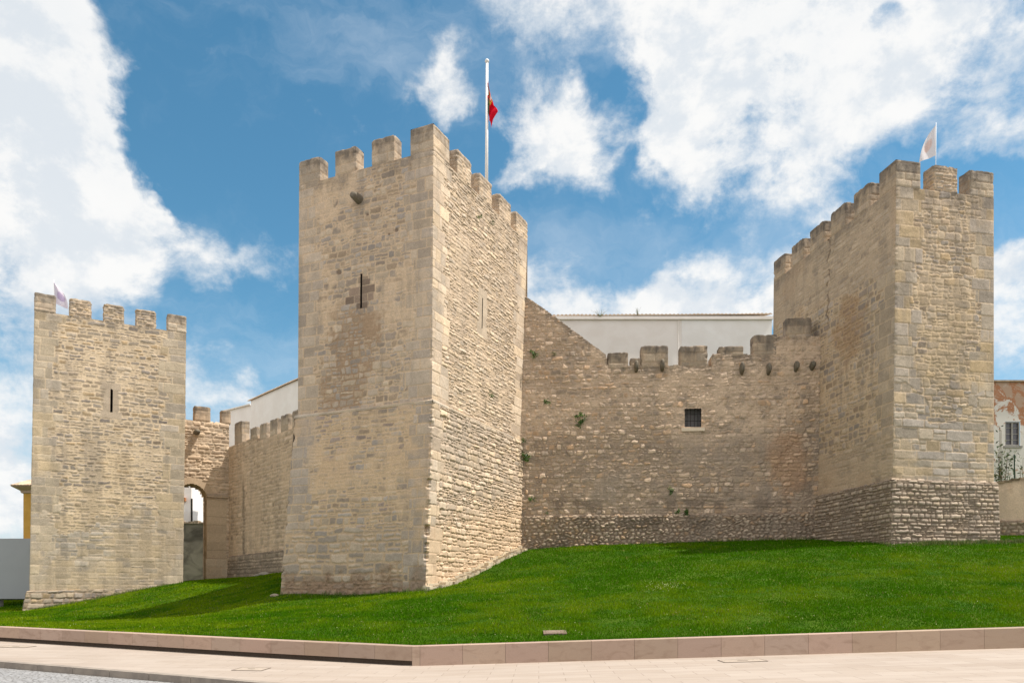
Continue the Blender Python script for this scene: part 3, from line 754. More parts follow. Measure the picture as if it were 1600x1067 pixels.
def merlon_style(seed, ztop, pal, amt=.8, ashlar=True, mortar=MORTAR, dep=.7, bulge=.02):
    def ex(u, z, Wd, d, c, q): return d, lichen_top(c, u, z, ztop, dep, seed + 5, amt)
    if ashlar: return stone_style(seed, (.5, .25), bulge=bulge, quoin=('A',), qh=.34, ql=.62, qpal=pal, qmortar=mortar * .85, qgap=.010, qbulge=.022, extra=ex, streak=1.6)
    return stone_style(seed, (.34, .15), coursed=True, warp=.05, bulge=bulge * 2, tilt=.2, gap=.008, pal=pal, mortar=mortar, smear=.25, extra=ex)
MS = .045
mst = merlon_style(106, Zt, [A3(.36, .31, .235), A3(.40, .34, .25), A3(.38, .32, .235)], .75); mst2 = merlon_style(107, Zt, PAL_PALE, .45, ashlar=False)
def px_merlon(parent, A, B, n, pxa, pxb, z0, z1, style, th=.6, step=MS, **kw):
    sa, pa = hit(pxa, A, B); sb, pb = hit(pxb, A, B); Wd = (Vector(B[:2]) - Vector(A[:2])).length
    m = MB(); stone_block(m, pa, pb, n, th, z0, z1, style, step, u0=sa * Wd, **kw)
    return m.build('merlon', STONE, parent, smooth=True)
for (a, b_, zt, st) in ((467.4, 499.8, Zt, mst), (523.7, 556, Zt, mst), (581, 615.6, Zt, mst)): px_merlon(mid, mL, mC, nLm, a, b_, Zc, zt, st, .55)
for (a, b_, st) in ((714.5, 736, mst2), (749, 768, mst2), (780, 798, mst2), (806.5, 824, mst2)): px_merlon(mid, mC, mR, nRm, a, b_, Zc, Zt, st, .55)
# corner merlon: a solid block on both faces
sa, pa = hit(641.6, mL, mC); sb, pb = hit(702, mC, mR)
m = MB(); pC = np.array(mC.to_2d()); pA, pB = np.array(pa.to_2d()), np.array(pb.to_2d()); pD = pA + pB - pC
for (p, q, uu, st) in ((pA, pC, sa * WL, mst), (pC, pB, 40., merlon_style(108, Zt, PAL_PALE, .45)), (pB, pD, 60., mst), (pD, pA, 80., mst)):
    surface(m, v2(p, Zc), v2(q, Zc), v2(p, Zt), v2(q, Zt), st, MS, uu, width=1e3, ztop=lambda s_: Zt - .04 * np.exp(-s_ / .07) + .02 * fbm(s_ * 4 + uu, s_ * 0, 7, 3))
surface(m, v2(pA, Zt), v2(pC, Zt), v2(pD, Zt), v2(pB, Zt), mst, MS, swap=True, zshift=Zt, width=1e3)
m.build('merlon', STONE, mid, smooth=True)
s_, p_ = hit(562, mL, mC); spout(mid, (p_.x, p_.y, zat(313, p_.y)), nLm, .50, .34, .36, 'spout')
# stepped footing stones down the right-hand foot of the tower
ft = MB()
for k in range(46):
    f = (k + .5) / 46; x0 = bC[:2] * (1 - f) + bR[:2] * f; ln = .28 + .25 * rng.random()
    for lay in (0, 1):
        out = .07 + .30 * (1 - lay) * rng.uniform(.6, 1.1); hh = rng.uniform(.10, .17)
        p = x0 + dR * rng.uniform(-.1, .1) + nRm * (out)
        g = float(ground_z(p[0], p[1]))
        jit = lambda: rng.uniform(-.025, .025)
        o = np.r_[x0 - nRm * .05 - dR * ln / 2, g - .08 + lay * .10]
        s = 1.0
        ft.box(o, np.r_[dR * ln, .02 + jit()], np.r_[nRm * (out + .05) + dR * jit(), jit()], (jit(), jit(), hh + .06), col=PAL_PALE[k % 5] * rng.uniform(.8, 1.1))
ft.build('footing_stones', STONE, mid)

# ---- left tower ---------------------------------------------------------------
lA, lB = at(54, 457, 43.0), at(290.8, 493.5, 46.8)
lzt = zat(456.5, 43.0); lzc = lzt - 1.02
lt = empty('castle_tower', (-23, 45, 1), 'isolated square stone tower at the far left with white and violet banner on top', 'tower', 'castle towers')
nLt = norm2(lA, lB); dLt = np.array((lB - lA).to_2d()); LW = np.linalg.norm(dLt); dLt /= LW
def ex_lt(u, z, Wd, d, c, q):
    d, c = slit_blocks(d, c, u, z, 3.88, 12.12, 13.5, q, .45, 8)
    c = lichen_top(c, u, z, lzc, .6, 321, .35)
    k = sst(.1, .45, fbm(u * .8, z * .3, 323, 4) - .1) * sst(1.6, .3, u) * .55; c = blend(c, k, A3(.20, .185, .16))
    k = sst(.05, .4, q['big']) * sst(12, 9, z) * .25; c = blend(c, k, A3(.47, .36, .19))
    return d, c
st_lt = stone_style(121, (.44, .20), coursed=True, split=.35, rad=.075, warp=.10, gap=.024, soft=.03, bulge=.018, tilt=.06, gain=.86, streak=1.6, pal=PAL_OCHRE, mortar=A3(.56, .465, .315), smear=.25, smear_at=.08, quoin=('L', 'R'), qw=1.15, qh=.46, ql=1.0,
                    qpal=[A3(.44, .385, .275), A3(.42, .37, .275), A3(.46, .385, .25), A3(.40, .36, .285)], extra=ex_lt)
st_lt_b = stone_style(125, (.62, .30), coursed=True, split=.35, rad=.03, warp=.06, gap=.010, soft=.03, bulge=.014, tilt=.05, gain=.87, streak=1.6, pal=[A3(.40, .355, .275), A3(.37, .34, .28), A3(.43, .365, .25), A3(.35, .325, .275)], mortar=A3(.46, .39, .28), smear=.5, quoin=('L', 'R'), qw=1.15, qh=.46, ql=1.0,
                      qpal=[A3(.44, .385, .285), A3(.42, .37, .285), A3(.40, .36, .295)], extra=ex_lt)
st_lt = combine(st_lt, st_lt_b, lambda u, z: z + 1.6 * fbm(u * .5, z * .35, 126, 3) + .25 * np.floor(2 * vnoise(u * 1.3, z * 2.2, 127)) < 5.6)
bA, bB_ = np.array(at(45, 954, 42.7)), np.array(at(285.5, 910, 46.7)); bA[2] = -.2; bB_[2] = 1.5
s_, p_ = hit(176, lA, lB); ltU = s_ * LW; ltz1, ltz0 = zat(608, p_.y), zat(645, p_.y)
m = MB(); surface(m, bA, bB_, v2(lA, lzc), v2(lB, lzc), st_lt, .042, hole=rect_hole(ltU - .07, ltU + .07, ltz0, ltz1))
dep = 7.0; lC, lD = np.array(lB.to_2d()) - nLt * dep, np.array(lA.to_2d()) - nLt * dep
surface(m, bB_, v2(lC, 0), v2(lB, lzc), v2(lC, lzc), st_lt, .09); surface(m, v2(lC, 0), v2(lD, 0), v2(lC, lzc), v2(lD, lzc), st_lt, .2); surface(m, v2(lD, 0), bA, v2(lD, lzc), v2(lA, lzc), st_lt, .09)
surface(m, v2(lA, lzc), v2(lB, lzc), v2(lD, lzc), v2(lC, lzc), st_lt, .25, swap=True)
m.build('tower_wall', STONE, lt, smooth=True)
m = MB(); s_ = ltU / LW; k_ = (12.8 + .2 - .0) / lzc; c0 = (np.array(lA.to_2d()) + dLt * ltU) * k_ + (bA[:2] * (1 - s_) + bB_[:2] * s_) * (1 - k_)
recess(m, c0 - dLt * .10, c0 + dLt * .10, nLt, ltz0 - .04, ltz1 + .04, .7, A3(.04, .035, .03)); m.build('arrow_slit', STONE, lt)
mq = merlon_style(122, lzt, [A3(.43, .37, .275), A3(.40, .355, .27)], .6); mr = merlon_style(123, lzt, PAL_OCHRE, .4, ashlar=False, mortar=A3(.50, .40, .265))
for (a, b_, st) in ((54, 86, mq), (109, 141.6, mr), (162.5, 193, mr), (213, 243, mr), (262, 290.8, mq)): px_merlon(lt, lA, lB, nLt, a, b_, lzc, lzt, st, .6, .05)
# merlons along the hidden sides so the tower is crowned all round
for (P_, Q_) in ((lB.to_2d(), Vector(lC)), (Vector(lC), Vector(lD)), (Vector(lD), lA.to_2d())):
    nn_ = norm2(P_, Q_); P0, Q0 = np.array(P_), np.array(Q_); L_ = np.linalg.norm(Q0 - P0); k_ = 3
    for j in range(k_):
        f0 = (1.9 + j * 1.75) / L_; f1 = f0 + 1.0 / L_
        m = MB(); stone_block(m, P0 + (Q0 - P0) * f0, P0 + (Q0 - P0) * f1, nn_, .6, lzc, lzt, mr, .12); m.build('merlon', STONE, lt, smooth=True)
# splayed footing
m = MB(); st_ft = stone_style(124, (.5, .26), coursed=True, warp=.08, gap=.012, soft=.04, bulge=.035, tilt=.15, pal=PAL_OCHRE, mortar=A3(.30, .24, .17), smear=.3, gain=.85)
f0, f1 = np.array(at(30, 956, 42.3)), np.array(at(250, 915, 46.15)); f0[2] = -.3; f1[2] = .9
g0, g1 = np.array(at(41, 924, 42.55)), np.array(at(247, 913, 46.1)); g0[2] = zat(924, 42.55); g1[2] = zat(917, 46.1)
surface(m, f0, f1, g0, g1, st_ft, .045)
h0, h1 = g0 - np.r_[nLt * .9, 0], g1 - np.r_[nLt * .9, 0]; surface(m, g0, g1, h0 + A3(0, 0, .05), h1 + A3(0, 0, .05), st_ft, .06, swap=True)
surface(m, f0 - np.r_[nLt * 4, 0], f0, g0 - np.r_[nLt * 4, 0], g0, st_ft, .06)
m.build('splayed_footing', STONE, lt, smooth=True)

# ---- right tower --------------------------------------------------------------
rC, rR, rF = at(1400, 249.5, 31.66), at(1552.6, 270, 32.65), at(1209, 410, 41.53)
rzt = zat(249.5, 31.66); rzc = rzt - 1.08
rt = empty('castle_tower', (17, 32, 3.6), 'square stone tower at the right with coursed plinth and white banner between merlons', 'tower', 'castle towers')
nRF, nRL = norm2(rC, rR), norm2(rF, rC)
RW, RD = (rR - rC).to_2d().length, (rC - rF).to_2d().length
dRF = np.array((rR - rC).to_2d()) / RW; dRL = np.array((rC - rF).to_2d()) / RD
def ex_rr(u, z, Wd, d, c, q):
    c = lichen_top(c, u, z, rzc, .9, 331, .35)
    k = sst(.1, .4, q['big'] + .25 * q['mid']) * sst(16, 12, z) * .3; c = blend(c, k, A3(.44, .34, .18)); return d, c
st_rr = stone_style(131, (.44, .27), coursed=True, split=.4, rad=.06, gain=.86, streak=1.7, warp=.10, gap=.014, soft=.03, bulge=.02, tilt=.07, pal=PAL_OCHRE + PAL_GREY, mortar=A3(.48, .39, .26), smear=.5, smear_at=.0, quoin=('L', 'R'), qw=1.0, qh=.46, ql=.9, qpal=[A3(.37, .33, .26), A3(.40, .345, .25), A3(.36, .325, .27), A3(.43, .345, .21)], qgap=.006, extra=ex_rr)
def ex_rl(u, z, Wd, d, c, q):
    c = lichen_top(c, u, z, rzc, .8, 341, .4)
    k = sst(.1, .75, .95 - ((u - 6.9) / 1.5) ** 2 - ((z - 13.6) / 1.8) ** 2 + .6 * q['mid'])      # rusty bleed in the upper middle
    c = blend(c, np.clip(k * .55, 0, .6), A3(.27, .165, .075))
    k = sst(.1, .4, q['big']) * .3; c = blend(c, k, A3(.38, .27, .16))
    k = sst(.10, .02, np.abs(u - 5.2 - .4 * fbm(z * 1.8, z * 0, 345, 4))) * sst(13.8, 14.2, z); k = k * sst(-.15, .25, fbm(u * 4, z * 2.5, 347, 3)); c = blend(c, k * .7, A3(.12, .095, .07)); d = d - .05 * k
    return d, c
st_rl = stone_style(132, (.42, .27), coursed=True, split=.4, rad=.07, gain=.94, streak=1.6, warp=.10, gap=.022, soft=.04, bulge=.022, tilt=.08, pal=PAL_GREY + [A3(.33, .27, .18)], mortar=A3(.46, .37, .245), smear=.45, smear_at=.05, quoin=('R',), qw=1.0, qh=.46, ql=.9,
                    qpal=[A3(.33, .285, .215), A3(.36, .305, .22)], qgap=.008, extra=ex_rl)
st_rr_b = stone_style(137, (.80, .36), coursed=True, split=.25, rad=.03, warp=.05, gap=.010, soft=.03, bulge=.014, tilt=.05, gain=.86, pal=[A3(.37, .335, .27), A3(.35, .325, .285), A3(.42, .345, .225), A3(.39, .345, .265)], mortar=A3(.45, .37, .26), smear=.35, extra=ex_rr)
st_rr = combine(st_rr, st_rr_b, lambda u, z: (z + 1.8 * fbm(u * .6, z * .4, 138, 3) + .3 * np.floor(2 * vnoise(u * 1.2, z * 2.4, 139)) < 9.6))
st_rl_b = stone_style(140, (.50, .22), coursed=True, split=.3, rad=.04, warp=.07, gap=.012, soft=.04, bulge=.016, tilt=.06, gain=.94, pal=[A3(.38, .32, .235), A3(.35, .295, .22), A3(.40, .335, .24)], mortar=A3(.40, .325, .225), smear=.8, smear_at=-.15, extra=ex_rl)
st_rl = combine(st_rl, st_rl_b, lambda u, z: (z + 1.2 * fbm(u * .5, z * .4, 148, 3) < 8.3) | (z + 1.5 * fbm(u * .4, z * .4, 149, 3) > 15.2))
rpz = zat(750, 31.5)        # plinth top
dia2 = np.r_[nRF + nRL, 0.]
q0C, q0R = np.array(at(1395, 752, 31.5)), np.array(at(1553, 757, 32.5)); q0C[2] = q0R[2] = rpz - .15
q0F = np.array(v2(rF, rpz - .15)); q0F[:2] += nRL * .12
m = MB()
surface(m, q0C, q0R, v2(rC, rzc), v2(rR, rzc), st_rr, STEP, edge=((dia2, 71, .05), None))
surface(m, q0F, q0C, v2(rF, rzc), v2(rC, rzc), st_rl, STEP, edge=(None, (dia2, 71, .05)))
rB = np.array(rR.to_2d()) - dRL * RD
surface(m, v2(rR, 0), v2(rB, 0), v2(rR, rzc), v2(rB, rzc), st_rr, .12); surface(m, v2(rB, 0), v2(rF, 0), v2(rB, rzc), v2(rF, rzc), st_rr, .2)
surface(m, v2(rC, rzc), v2(rR, rzc), v2(rF, rzc), v2(rB, rzc), st_rl, .25, swap=True)
m.build('tower_wall', STONE, rt, smooth=True)
st_pl = stone_style(133, (.34, .165), coursed=True, warp=.05, gap=.010, soft=.04, bulge=.055, tilt=.12, gain=.82, split=.25, pal=[A3(.38, .325, .255), A3(.43, .37, .285), A3(.34, .295, .235), A3(.40, .335, .245)], mortar=A3(.20, .16, .115), smear=.0)
m = MB()
p1C, p1R = np.array(at(1391, 849, 31.15)), np.array(at(1564, 844, 32.15)); p1F = np.r_[q0F[:2] + nRL * .35, 2.5]
p1C[2] = 2.9; p1R[2] = 2.9
t1C, t1R, t1F = q0C + np.r_[dia2[:2] * .10, .15], q0R + np.r_[nRF * .10 + dRF * .12, .15], q0F + np.r_[nRL * .10, .15]
surface(m, p1C, p1R, t1C, t1R, st_pl, STEP, edge=((dia2, 75, .08), None)); surface(m, p1F, p1C, t1F, t1C, st_pl, STEP, edge=(None, (dia2, 75, .08)))
surface(m, p1R, np.r_[p1R[:2] - dRL * RD, 2.9], t1R, np.r_[t1R[:2] - dRL * RD, rpz], st_pl, .08)
for (a, b_, n_) in ((t1C, t1R, nRF), (t1F, t1C, nRL)): surface(m, a, b_, a - np.r_[n_ * .2, -.04], b_ - np.r_[n_ * .2, -.04], st_pl, .05, swap=True)
m.build('plinth', STONE, rt, smooth=True)
ms1 = merlon_style(134, rzt, [A3(.37, .33, .26), A3(.40, .345, .25)], .8, dep=.9); ms2 = merlon_style(135, rzt, PAL_OCHRE, .6, ashlar=False)
ms3 = merlon_style(136, rzt, [A3(.34, .285, .21), A3(.37, .305, .215)], .8, dep=.9)
for (a, b_, st) in ((1459.6, 1496, ms2), (1516, 1552.6, ms1)): px_merlon(rt, rC, rR, nRF, a, b_, rzc, rzt, st, .62)
for (a, b_, st) in ((1334, 1358, ms3), (1298, 1321, ms3), (1265.5, 1287, ms3), (1237, 1255, ms3), (1209, 1226, ms3)): px_merlon(rt, rF, rC, nRL, a, b_, rzc, rzt, st, .62)
sa, pa = hit(1374, rF, rC); sb, pb = hit(1438, rC, rR)
m = MB(); pC = np.array(rC.to_2d()); pA, pB = np.array(pa.to_2d()), np.array(pb.to_2d()); pD = pA + pB - pC
for (p, q, uu, st) in ((pA, pC, 5., ms3), (pC, pB, 20., ms1), (pB, pD, 60., ms1), (pD, pA, 80., ms1)): surface(m, v2(p, rzc), v2(q, rzc), v2(p, rzt), v2(q, rzt), st, MS, uu, width=1e3, ztop=lambda s_: rzt - .04 * np.exp(-s_ / .07) + .02 * fbm(s_ * 4 + uu, s_ * 0, 7, 3))
surface(m, v2(pA, rzt), v2(pC, rzt), v2(pD, rzt), v2(pB, rzt), ms1, MS, swap=True, zshift=rzt, width=1e3); m.build('merlon', STONE, rt, smooth=True)

# ---- curtain wall between the middle and right towers ---------------------------
cA, cB = np.array([.1, 38.03]), np.array([15.3, 36.97]); CW = np.linalg.norm(cB - cA); dCw = (cB - cA) / CW; nCw = norm2(cA, cB)
cw = empty('castle_wall', (7, 37.5, 4), 'long rubble curtain wall with barred window between centre and right towers', 'wall', 'castle walls')
def cu(px): return hit(px, cA, cB)[0] * CW
def cz(px, py): return zat(py, hit(px, cA, cB)[1].y)
PROF = [(0., cz(816, 459)), (cu(820), cz(820, 464)), (cu(850), cz(850, 484)), (cu(900), cz(900, 521)), (cu(946), cz(946, 555)), (cu(949), cz(949, 572)), (cu(1112), cz(1112, 572.5)), (cu(1113), cz(1113, 554)), (cu(1208), cz(1208, 555)), (cu(1209), cz(1209, 527.5)), (CW, cz(1284, 526))]
PU, PZ = np.array([p[0] for p in PROF]), np.array([p[1] for p in PROF])
def c_top(u): return np.interp(u, PU, PZ) + .03 * fbm(u * 2.5, u * 0 + 4, 141, 3)
wu0, wu1 = cu(1069), cu(1096); wz1, wz0 = cz(1082, 637.5), cz(1082, 668)
def ex_cw(u, z, Wd, d, c, q):
    up = sst(8.6, 10.2, z + .8 * q['big'])                                       # rendered, pinkish above; stonier below
    c = blend(c, np.clip(up * sst(-.05, .4, .5 * q['mid'] + .5 * q['big'] + .1) * .75, 0, .8), A3(.43, .34, .24))
    c = blend(c, (1 - q['m']) * (1 - up) * (.35 + .35 * sst(-.2, .4, q['mid'])), A3(.15, .12, .09)); c = blend(c, sst(.28, .55, fbm(u * 2.6, z * 3.4, 391, 4, .6)) * .5, A3(.17, .145, .12))
    k = sst(.7, 1.15, 1.35 - ((u - 13.3) / 1.5) ** 2 - ((z - 7.9) / 2.3) ** 2 + .45 * q['mid']); c = blend(c, k * .42, A3(.33, .19, .095))
    k = sst(.05, .5, q['big'] * .9 + .4 * q['mid'] - .1) * (1 - up) * .4; c = blend(c, k, A3(.27, .235, .19))
    k = sst(.5, .05, np.abs(z - 5.9 - .06 * u * 0)) * sst(.0, .5, q['mid'] + .2) * .7; c = blend(c, k, A3(.15, .12, .09))
    c = lichen_top(c, u, z, np.interp(u, PU, PZ), .5, 351, .45)
    k = sst(.35, .1, np.abs(u - 14.2)) * sst(12., 10.5, z) * .35 * (1 - q['m']); c = blend(c, k, A3(.10, .08, .06))
    return d, c
st_cw = stone_style(141, (.30, .21), coursed=True, split=.45, rad=.075, warp=.13, gap=.010, soft=.04, bulge=.042, tilt=.12, pal=PAL_ROSE, mortar=A3(.36, .285, .205), smear=.8, smear_at=.08, gain=1.14, extra=ex_cw, rough=.010)
m = MB()
cpz = cz(900, 806)
surface(m, v2(cA, 3.5), v2(cB, 3.5), v2(cA, 16.6), v2(cB, 16.6), st_cw, .031, hole=lambda u, z: rect_hole(wu0, wu1, wz0, wz1)(u, z) | (z > c_top(u) + .02), taper=(0, 0, 0, 0))
th = 1.1; cAi, cBi = cA - nCw * th, cB - nCw * th
for (ua, za), (ub, zb) in zip(PROF[:-1], PROF[1:]):
    a, b_ = cA + dCw * ua, cA + dCw * ub
    surface(m, v2(a, za), v2(b_, zb), v2(a - nCw * th, za), v2(b_ - nCw * th, zb), st_cw, .08, u0=ua, swap=True, zshift=11)
surface(m, v2(cBi, 3.5), v2(cAi, 3.5), v2(cBi, 14), v2(cAi, 14), st_cw, .12, ztop=lambda u: np.interp(CW - u, PU, PZ), taper=(0, 0, 0, 0))
m.build('rubble_wall', STONE, cw, smooth=True)
st_cp = stone_style(142, (.24, .17), jit=(.95, .9), warp=.06, gap=.006, soft=.05, bulge=.07, tilt=.25, pal=[A3(.38, .32, .24), A3(.32, .27, .20), A3(.27, .225, .17), A3(.42, .35, .26), A3(.36, .26, .16)], mortar=A3(.17, .13, .09), smear=.3, smear_at=.2)
def st_cp2(u, z, Wd):
    d, c = st_cp(u, z, Wd); k = sst(.0, .5, fbm(u * .9, z * 1.4, 361, 4) + .05) * .55; c = blend(c, k, A3(.13, .105, .08))
    k = sst(4.3, .5, u) * .6; c = blend(c, k * sst(-.3, .4, fbm(u, z, 363, 4)), A3(.33, .245, .165)); return d * (1 - .4 * k), c
m = MB(); o_ = np.r_[nCw * .10, 0.]
zA, zB = cz(816, 808), cz(1284, 802)
surface(m, v2(cA, 3.4) + o_ * 1.6, v2(cB, 3.4) + o_ * 1.6, v2(cA, zA) + o_, v2(cB, zB) + o_, st_cp2, .033, taper=(0, 0, 0, 1))
surface(m, v2(cA, zA) + o_, v2(cB, zB) + o_, v2(cA, zA + .05) - o_, v2(cB, zB + .05) - o_, st_cp2, .05, swap=True)
m.build('plinth', STONE, cw, smooth=True)
# barred window
wA, wB = cA + dCw * (wu0 - .02), cA + dCw * (wu1 + .02)
m = MB(); recess(m, wA, wB, nCw, wz0 - .03, wz1 + .03, .45, A3(.20, .19, .19)); wn = m.build('window', STONE, cw)
m = MB(); nn3 = np.r_[nCw, 0.]
for f in (.2, .4, .6, .8):
    p = wA * (1 - f) + wB * f - nCw * .10; m.tube(v2(p, wz0 - .02), v2(p, wz1 + .02), .014, .014, 8)
for zz in (wz0 + (wz1 - wz0) * .36, wz0 + (wz1 - wz0) * .7): m.tube(v2(wA - nCw * .10, zz), v2(wB - nCw * .10, zz), .013, .013, 8)
b_o = m.build('bars', IRON, wn)
m = MB(); p = cA + dCw * (wu0 - .14); m.box(v2(p, wz0 - .19) - nn3 * .2, np.r_[dCw * (wu1 - wu0 + .28), 0], nn3 * .32, (0, 0, .17), col=A3(.66, .56, .44)); m.build('sill', tint_mat('pale_sill', fine=.1), wn)
cwm = merlon_style(143, cz(1100, 540), [A3(.34, .285, .205), A3(.38, .31, .22), A3(.31, .265, .20)], .75, dep=.8, mortar=A3(.40, .31, .21))
def cw_merlon(pa, pb, zb, zt, th_=.62, dep=.8):
    a, b_ = cA + dCw * cu(pa), cA + dCw * cu(pb); m = MB()
    st = merlon_style(143, zt, [A3(.34, .285, .205), A3(.38, .31, .22), A3(.31, .265, .20)], .75, dep=dep, mortar=A3(.40, .31, .21))
    stone_block(m, a, b_, nCw, th_, zb, zt, st, .04, u0=cu(pa)); return m.build('merlon', STONE, cw, smooth=True)
z_a, z_b = cz(1040, 572.3) - .04, cz(1160, 554.5) - .04
cw_merlon(950, 981, z_a, cz(965, 551)); cw_merlon(985, 1001, z_a, cz(990, 559.5), .5, .3)
cw_merlon(1002, 1043.7, z_a, cz(1022, 540)); cw_merlon(1063, 1105.5, z_a, cz(1085, 540.5)); cw_merlon(1124, 1161, z_b, cz(1140, 541), .62, .5); cw_merlon(1177.6, 1214, z_b, cz(1195, 523))
cw_merlon(1229, 1268, cz(1245, 527) - .04, cz(1245, 496.6))
for (px, py, hh) in ((994, 574, .5), (1034.6, 572, .5), (1158.5, 577, .52), (1200, 578, .5), (1243, 574, .42), (1268, 573, .36)):
    u = cu(px); p = cA + dCw * u; spout(cw, (p[0], p[1], cz(px, py)), nCw, .45, .20, hh * 1.15)

# ---- gate wall and the receding wall behind ---------------------------------------
gA0, gB = np.array([-21.2, 49.3]), np.array([-18.7, 50.75]); gd = (gB - gA0) / np.linalg.norm(gB - gA0); gA = gA0 - gd * 3.2; GW = np.linalg.norm(gB - gA); nG = norm2(gA, gB)
gw = empty('castle_wall', (-19.5, 50, 2), 'narrow rubble wall with the arched gateway beside the far left tower', 'wall', 'castle walls')
def gu(px): return hit(px, gA, gB)[0] * GW
def gz(px, py): return zat(py, hit(px, gA, gB)[1].y)
ac, ar = gu(300), gu(323.8) - gu(300); zsp = gz(300, 755) - ar
gzc, gzt = gz(335, 660), gz(318, 635)
def g_hole(u, z): return ((np.abs(u - ac) < ar) & (z < zsp)) | ((u - ac) ** 2 + (z - zsp) ** 2 < ar ** 2)
def ex_g(u, z, Wd, d, c, q):
    r_ = np.sqrt((u - ac) ** 2 + np.maximum(z - zsp, 0) ** 2); ring = (r_ < ar + .42) & (z > zsp - .02)
    an = np.arctan2(z - zsp, u - ac); vs = np.floor(an / (np.pi / 11)); col = np.array([A3(.42, .335, .225)]) * (.9 + .2 * hsh(vs, 1, 5))[:, None] * (1 + .1 * q['fine'])[:, None]
    c = np.where(ring[:, None], col, c); d = np.where(ring, .02, d)
    jamb = (np.abs(u - ac) < ar + 1.2) & (z <= zsp - .02) & (u > ac)
    j1 = np.abs((z / .55) % 1 - .5) > .485
    jc = np.array([A3(.40, .325, .22)]) * (.88 + .24 * hsh(np.floor(z / .55), 2, 9))[:, None] * (1 + .1 * q['fine'])[:, None]; jc = np.where(j1[:, None], jc * .75, jc)
    c = np.where(jamb[:, None], jc, c); d = np.where(jamb, .02 - .012 * j1, d); return d, c
st_g = stone_style(151, (.50, .22), coursed=True, warp=.10, gap=.014, soft=.04, bulge=.05, tilt=.16, pal=[A3(.40, .31, .205), A3(.44, .345, .235), A3(.36, .285, .20), A3(.43, .36, .26)], mortar=A3(.48, .385, .265), smear=.35, split=.3, extra=ex_g)
m = MB(); surface(m, v2(gA, 1.2), v2(gB, 1.2), v2(gA, gzc), v2(gB, gzc), st_g, .045, hole=g_hole, taper=(0, 0, 0, 1))
gth = 1.4; gAi, gBi = gA - nG * gth, gB - nG * gth
surface(m, v2(gA, gzc), v2(gB, gzc), v2(gAi, gzc), v2(gBi, gzc), st_g, .1, swap=True, zshift=9)
surface(m, v2(gBi, 1.2), v2(gAi, 1.2), v2(gBi, gzc), v2(gAi, gzc), st_g, .1, hole=lambda u, z: g_hole(GW - u, z), taper=(0, 0, 0, 0))
m.build('rubble_wall', STONE, gw, smooth=True)
m = MB(); n_ = 24
arc = [(ac + ar, 1.2), (ac + ar, zsp)] + [(ac + ar * math.cos(k * math.pi / n_), zsp + ar * math.sin(k * math.pi / n_)) for k in range(1, n_)] + [(ac - ar, zsp), (ac - ar, 1.2)]
for (ua, za), (ub, zb) in zip(arc[:-1], arc[1:]):
    p, q = gA + gd * ua, gA + gd * ub
    surface(m, v2(p + nG * .015, za), v2(p - nG * gth, za), v2(q + nG * .015, zb), v2(q - nG * gth, zb), stone_style(152, (.5, .5), coursed=True, gap=.006, bulge=.01, pal=[A3(.36, .27, .165), A3(.33, .25, .16)], smear=.2), .12, taper=(0, 0, 0, 0))
m.build('arch', STONE, gw, smooth=True)
st_imp = stone_style(153, (.7, .3), coursed=True, gap=.004, bulge=.01, pal=[A3(.33, .27, .2)], smear=.1)
m = MB(); a_, b2_ = gA + gd * (ac + ar - .05), gA + gd * (ac + ar + 1.25); stone_block(m, a_ + nG * .16, b2_ + nG * .16, nG, .16, gz(335, 777), gz(335, 772), st_imp, .05); m.build('impost', STONE, gw)
m = MB(); a_, b2_ = gA + gd * (ac + ar - .10), gA + gd * (ac + ar + 1.35); stone_block(m, a_ + nG * .14, b2_ + nG * .14, nG, .14, 1.4, gz(330, 873), stone_style(154, (.9, .5), coursed=True, gap=.006, bulge=.012, pal=[A3(.40, .325, .22), A3(.36, .30, .21)], smear=.2), .05); m.build('jamb_plinth', STONE, gw, smooth=True)
gm = merlon_style(155, gzt, [A3(.40, .31, .21), A3(.37, .29, .20)], .6)
for (a, b_, zt) in ((274, 289.5, gzt), (304, 328.5, gzt), (346, 360, gz(350, 641))):
    pa_, pb_ = gA + gd * gu(a), gA + gd * gu(b_); m = MB(); stone_block(m, pa_, pb_, nG, .6, gzc, zt, gm, .06, u0=gu(a)); m.build('merlon', STONE, gw, smooth=True)
p = gA + gd * gu(307); spout(gw, (p[0], p[1], gz(307, 676)), nG, .6, .4, .3, 'spout')

vA, vB = gB.copy(), np.array([-7.0, 37.2]); VW = np.linalg.norm(vB - vA); vd = (vB - vA) / VW; nV = norm2(vA, vB)
vw = empty('castle_wall', (-14, 46, 2), 'battlemented wall with stepped merlons running from gateway behind the centre tower', 'wall', 'castle walls')
def vu(px): return hit(px, vA, vB)[0] * VW
def vz(px, py): return zat(py, hit(px, vA, vB)[1].y)
vzt = vz(447, 647); vzc = vzt - .95
def ex_v(u, z, Wd, d, c, q):
    for px in (381.,):
        uu = vu(px); k = sst(.28, .06, np.abs(u - uu - .12 * fbm(z * 1.5, z * 0, 371, 3))) * sst(9.2, 8.2, z); c = blend(c, k * .7 * (1 - .6 * q['m']), A3(.10, .085, .065))
    k = sst(.1, .5, fbm(u * 1.5, z * .25, 373, 4)) * .3; c = blend(c, k, A3(.30, .24, .165)); return d, c
st_v = stone_style(156, (.44, .22), coursed=True, warp=.10, gap=.012, soft=.04, bulge=.03, tilt=.12, pal=[A3(.40, .325, .225), A3(.37, .30, .21), A3(.43, .35, .25), A3(.34, .28, .2)], mortar=A3(.44, .345, .23), smear=.65, smear_at=-.02, extra=ex_v)
m = MB(); vu4 = vu(402.5); vzf = vz(385, 688); v4 = vA + vd * vu4
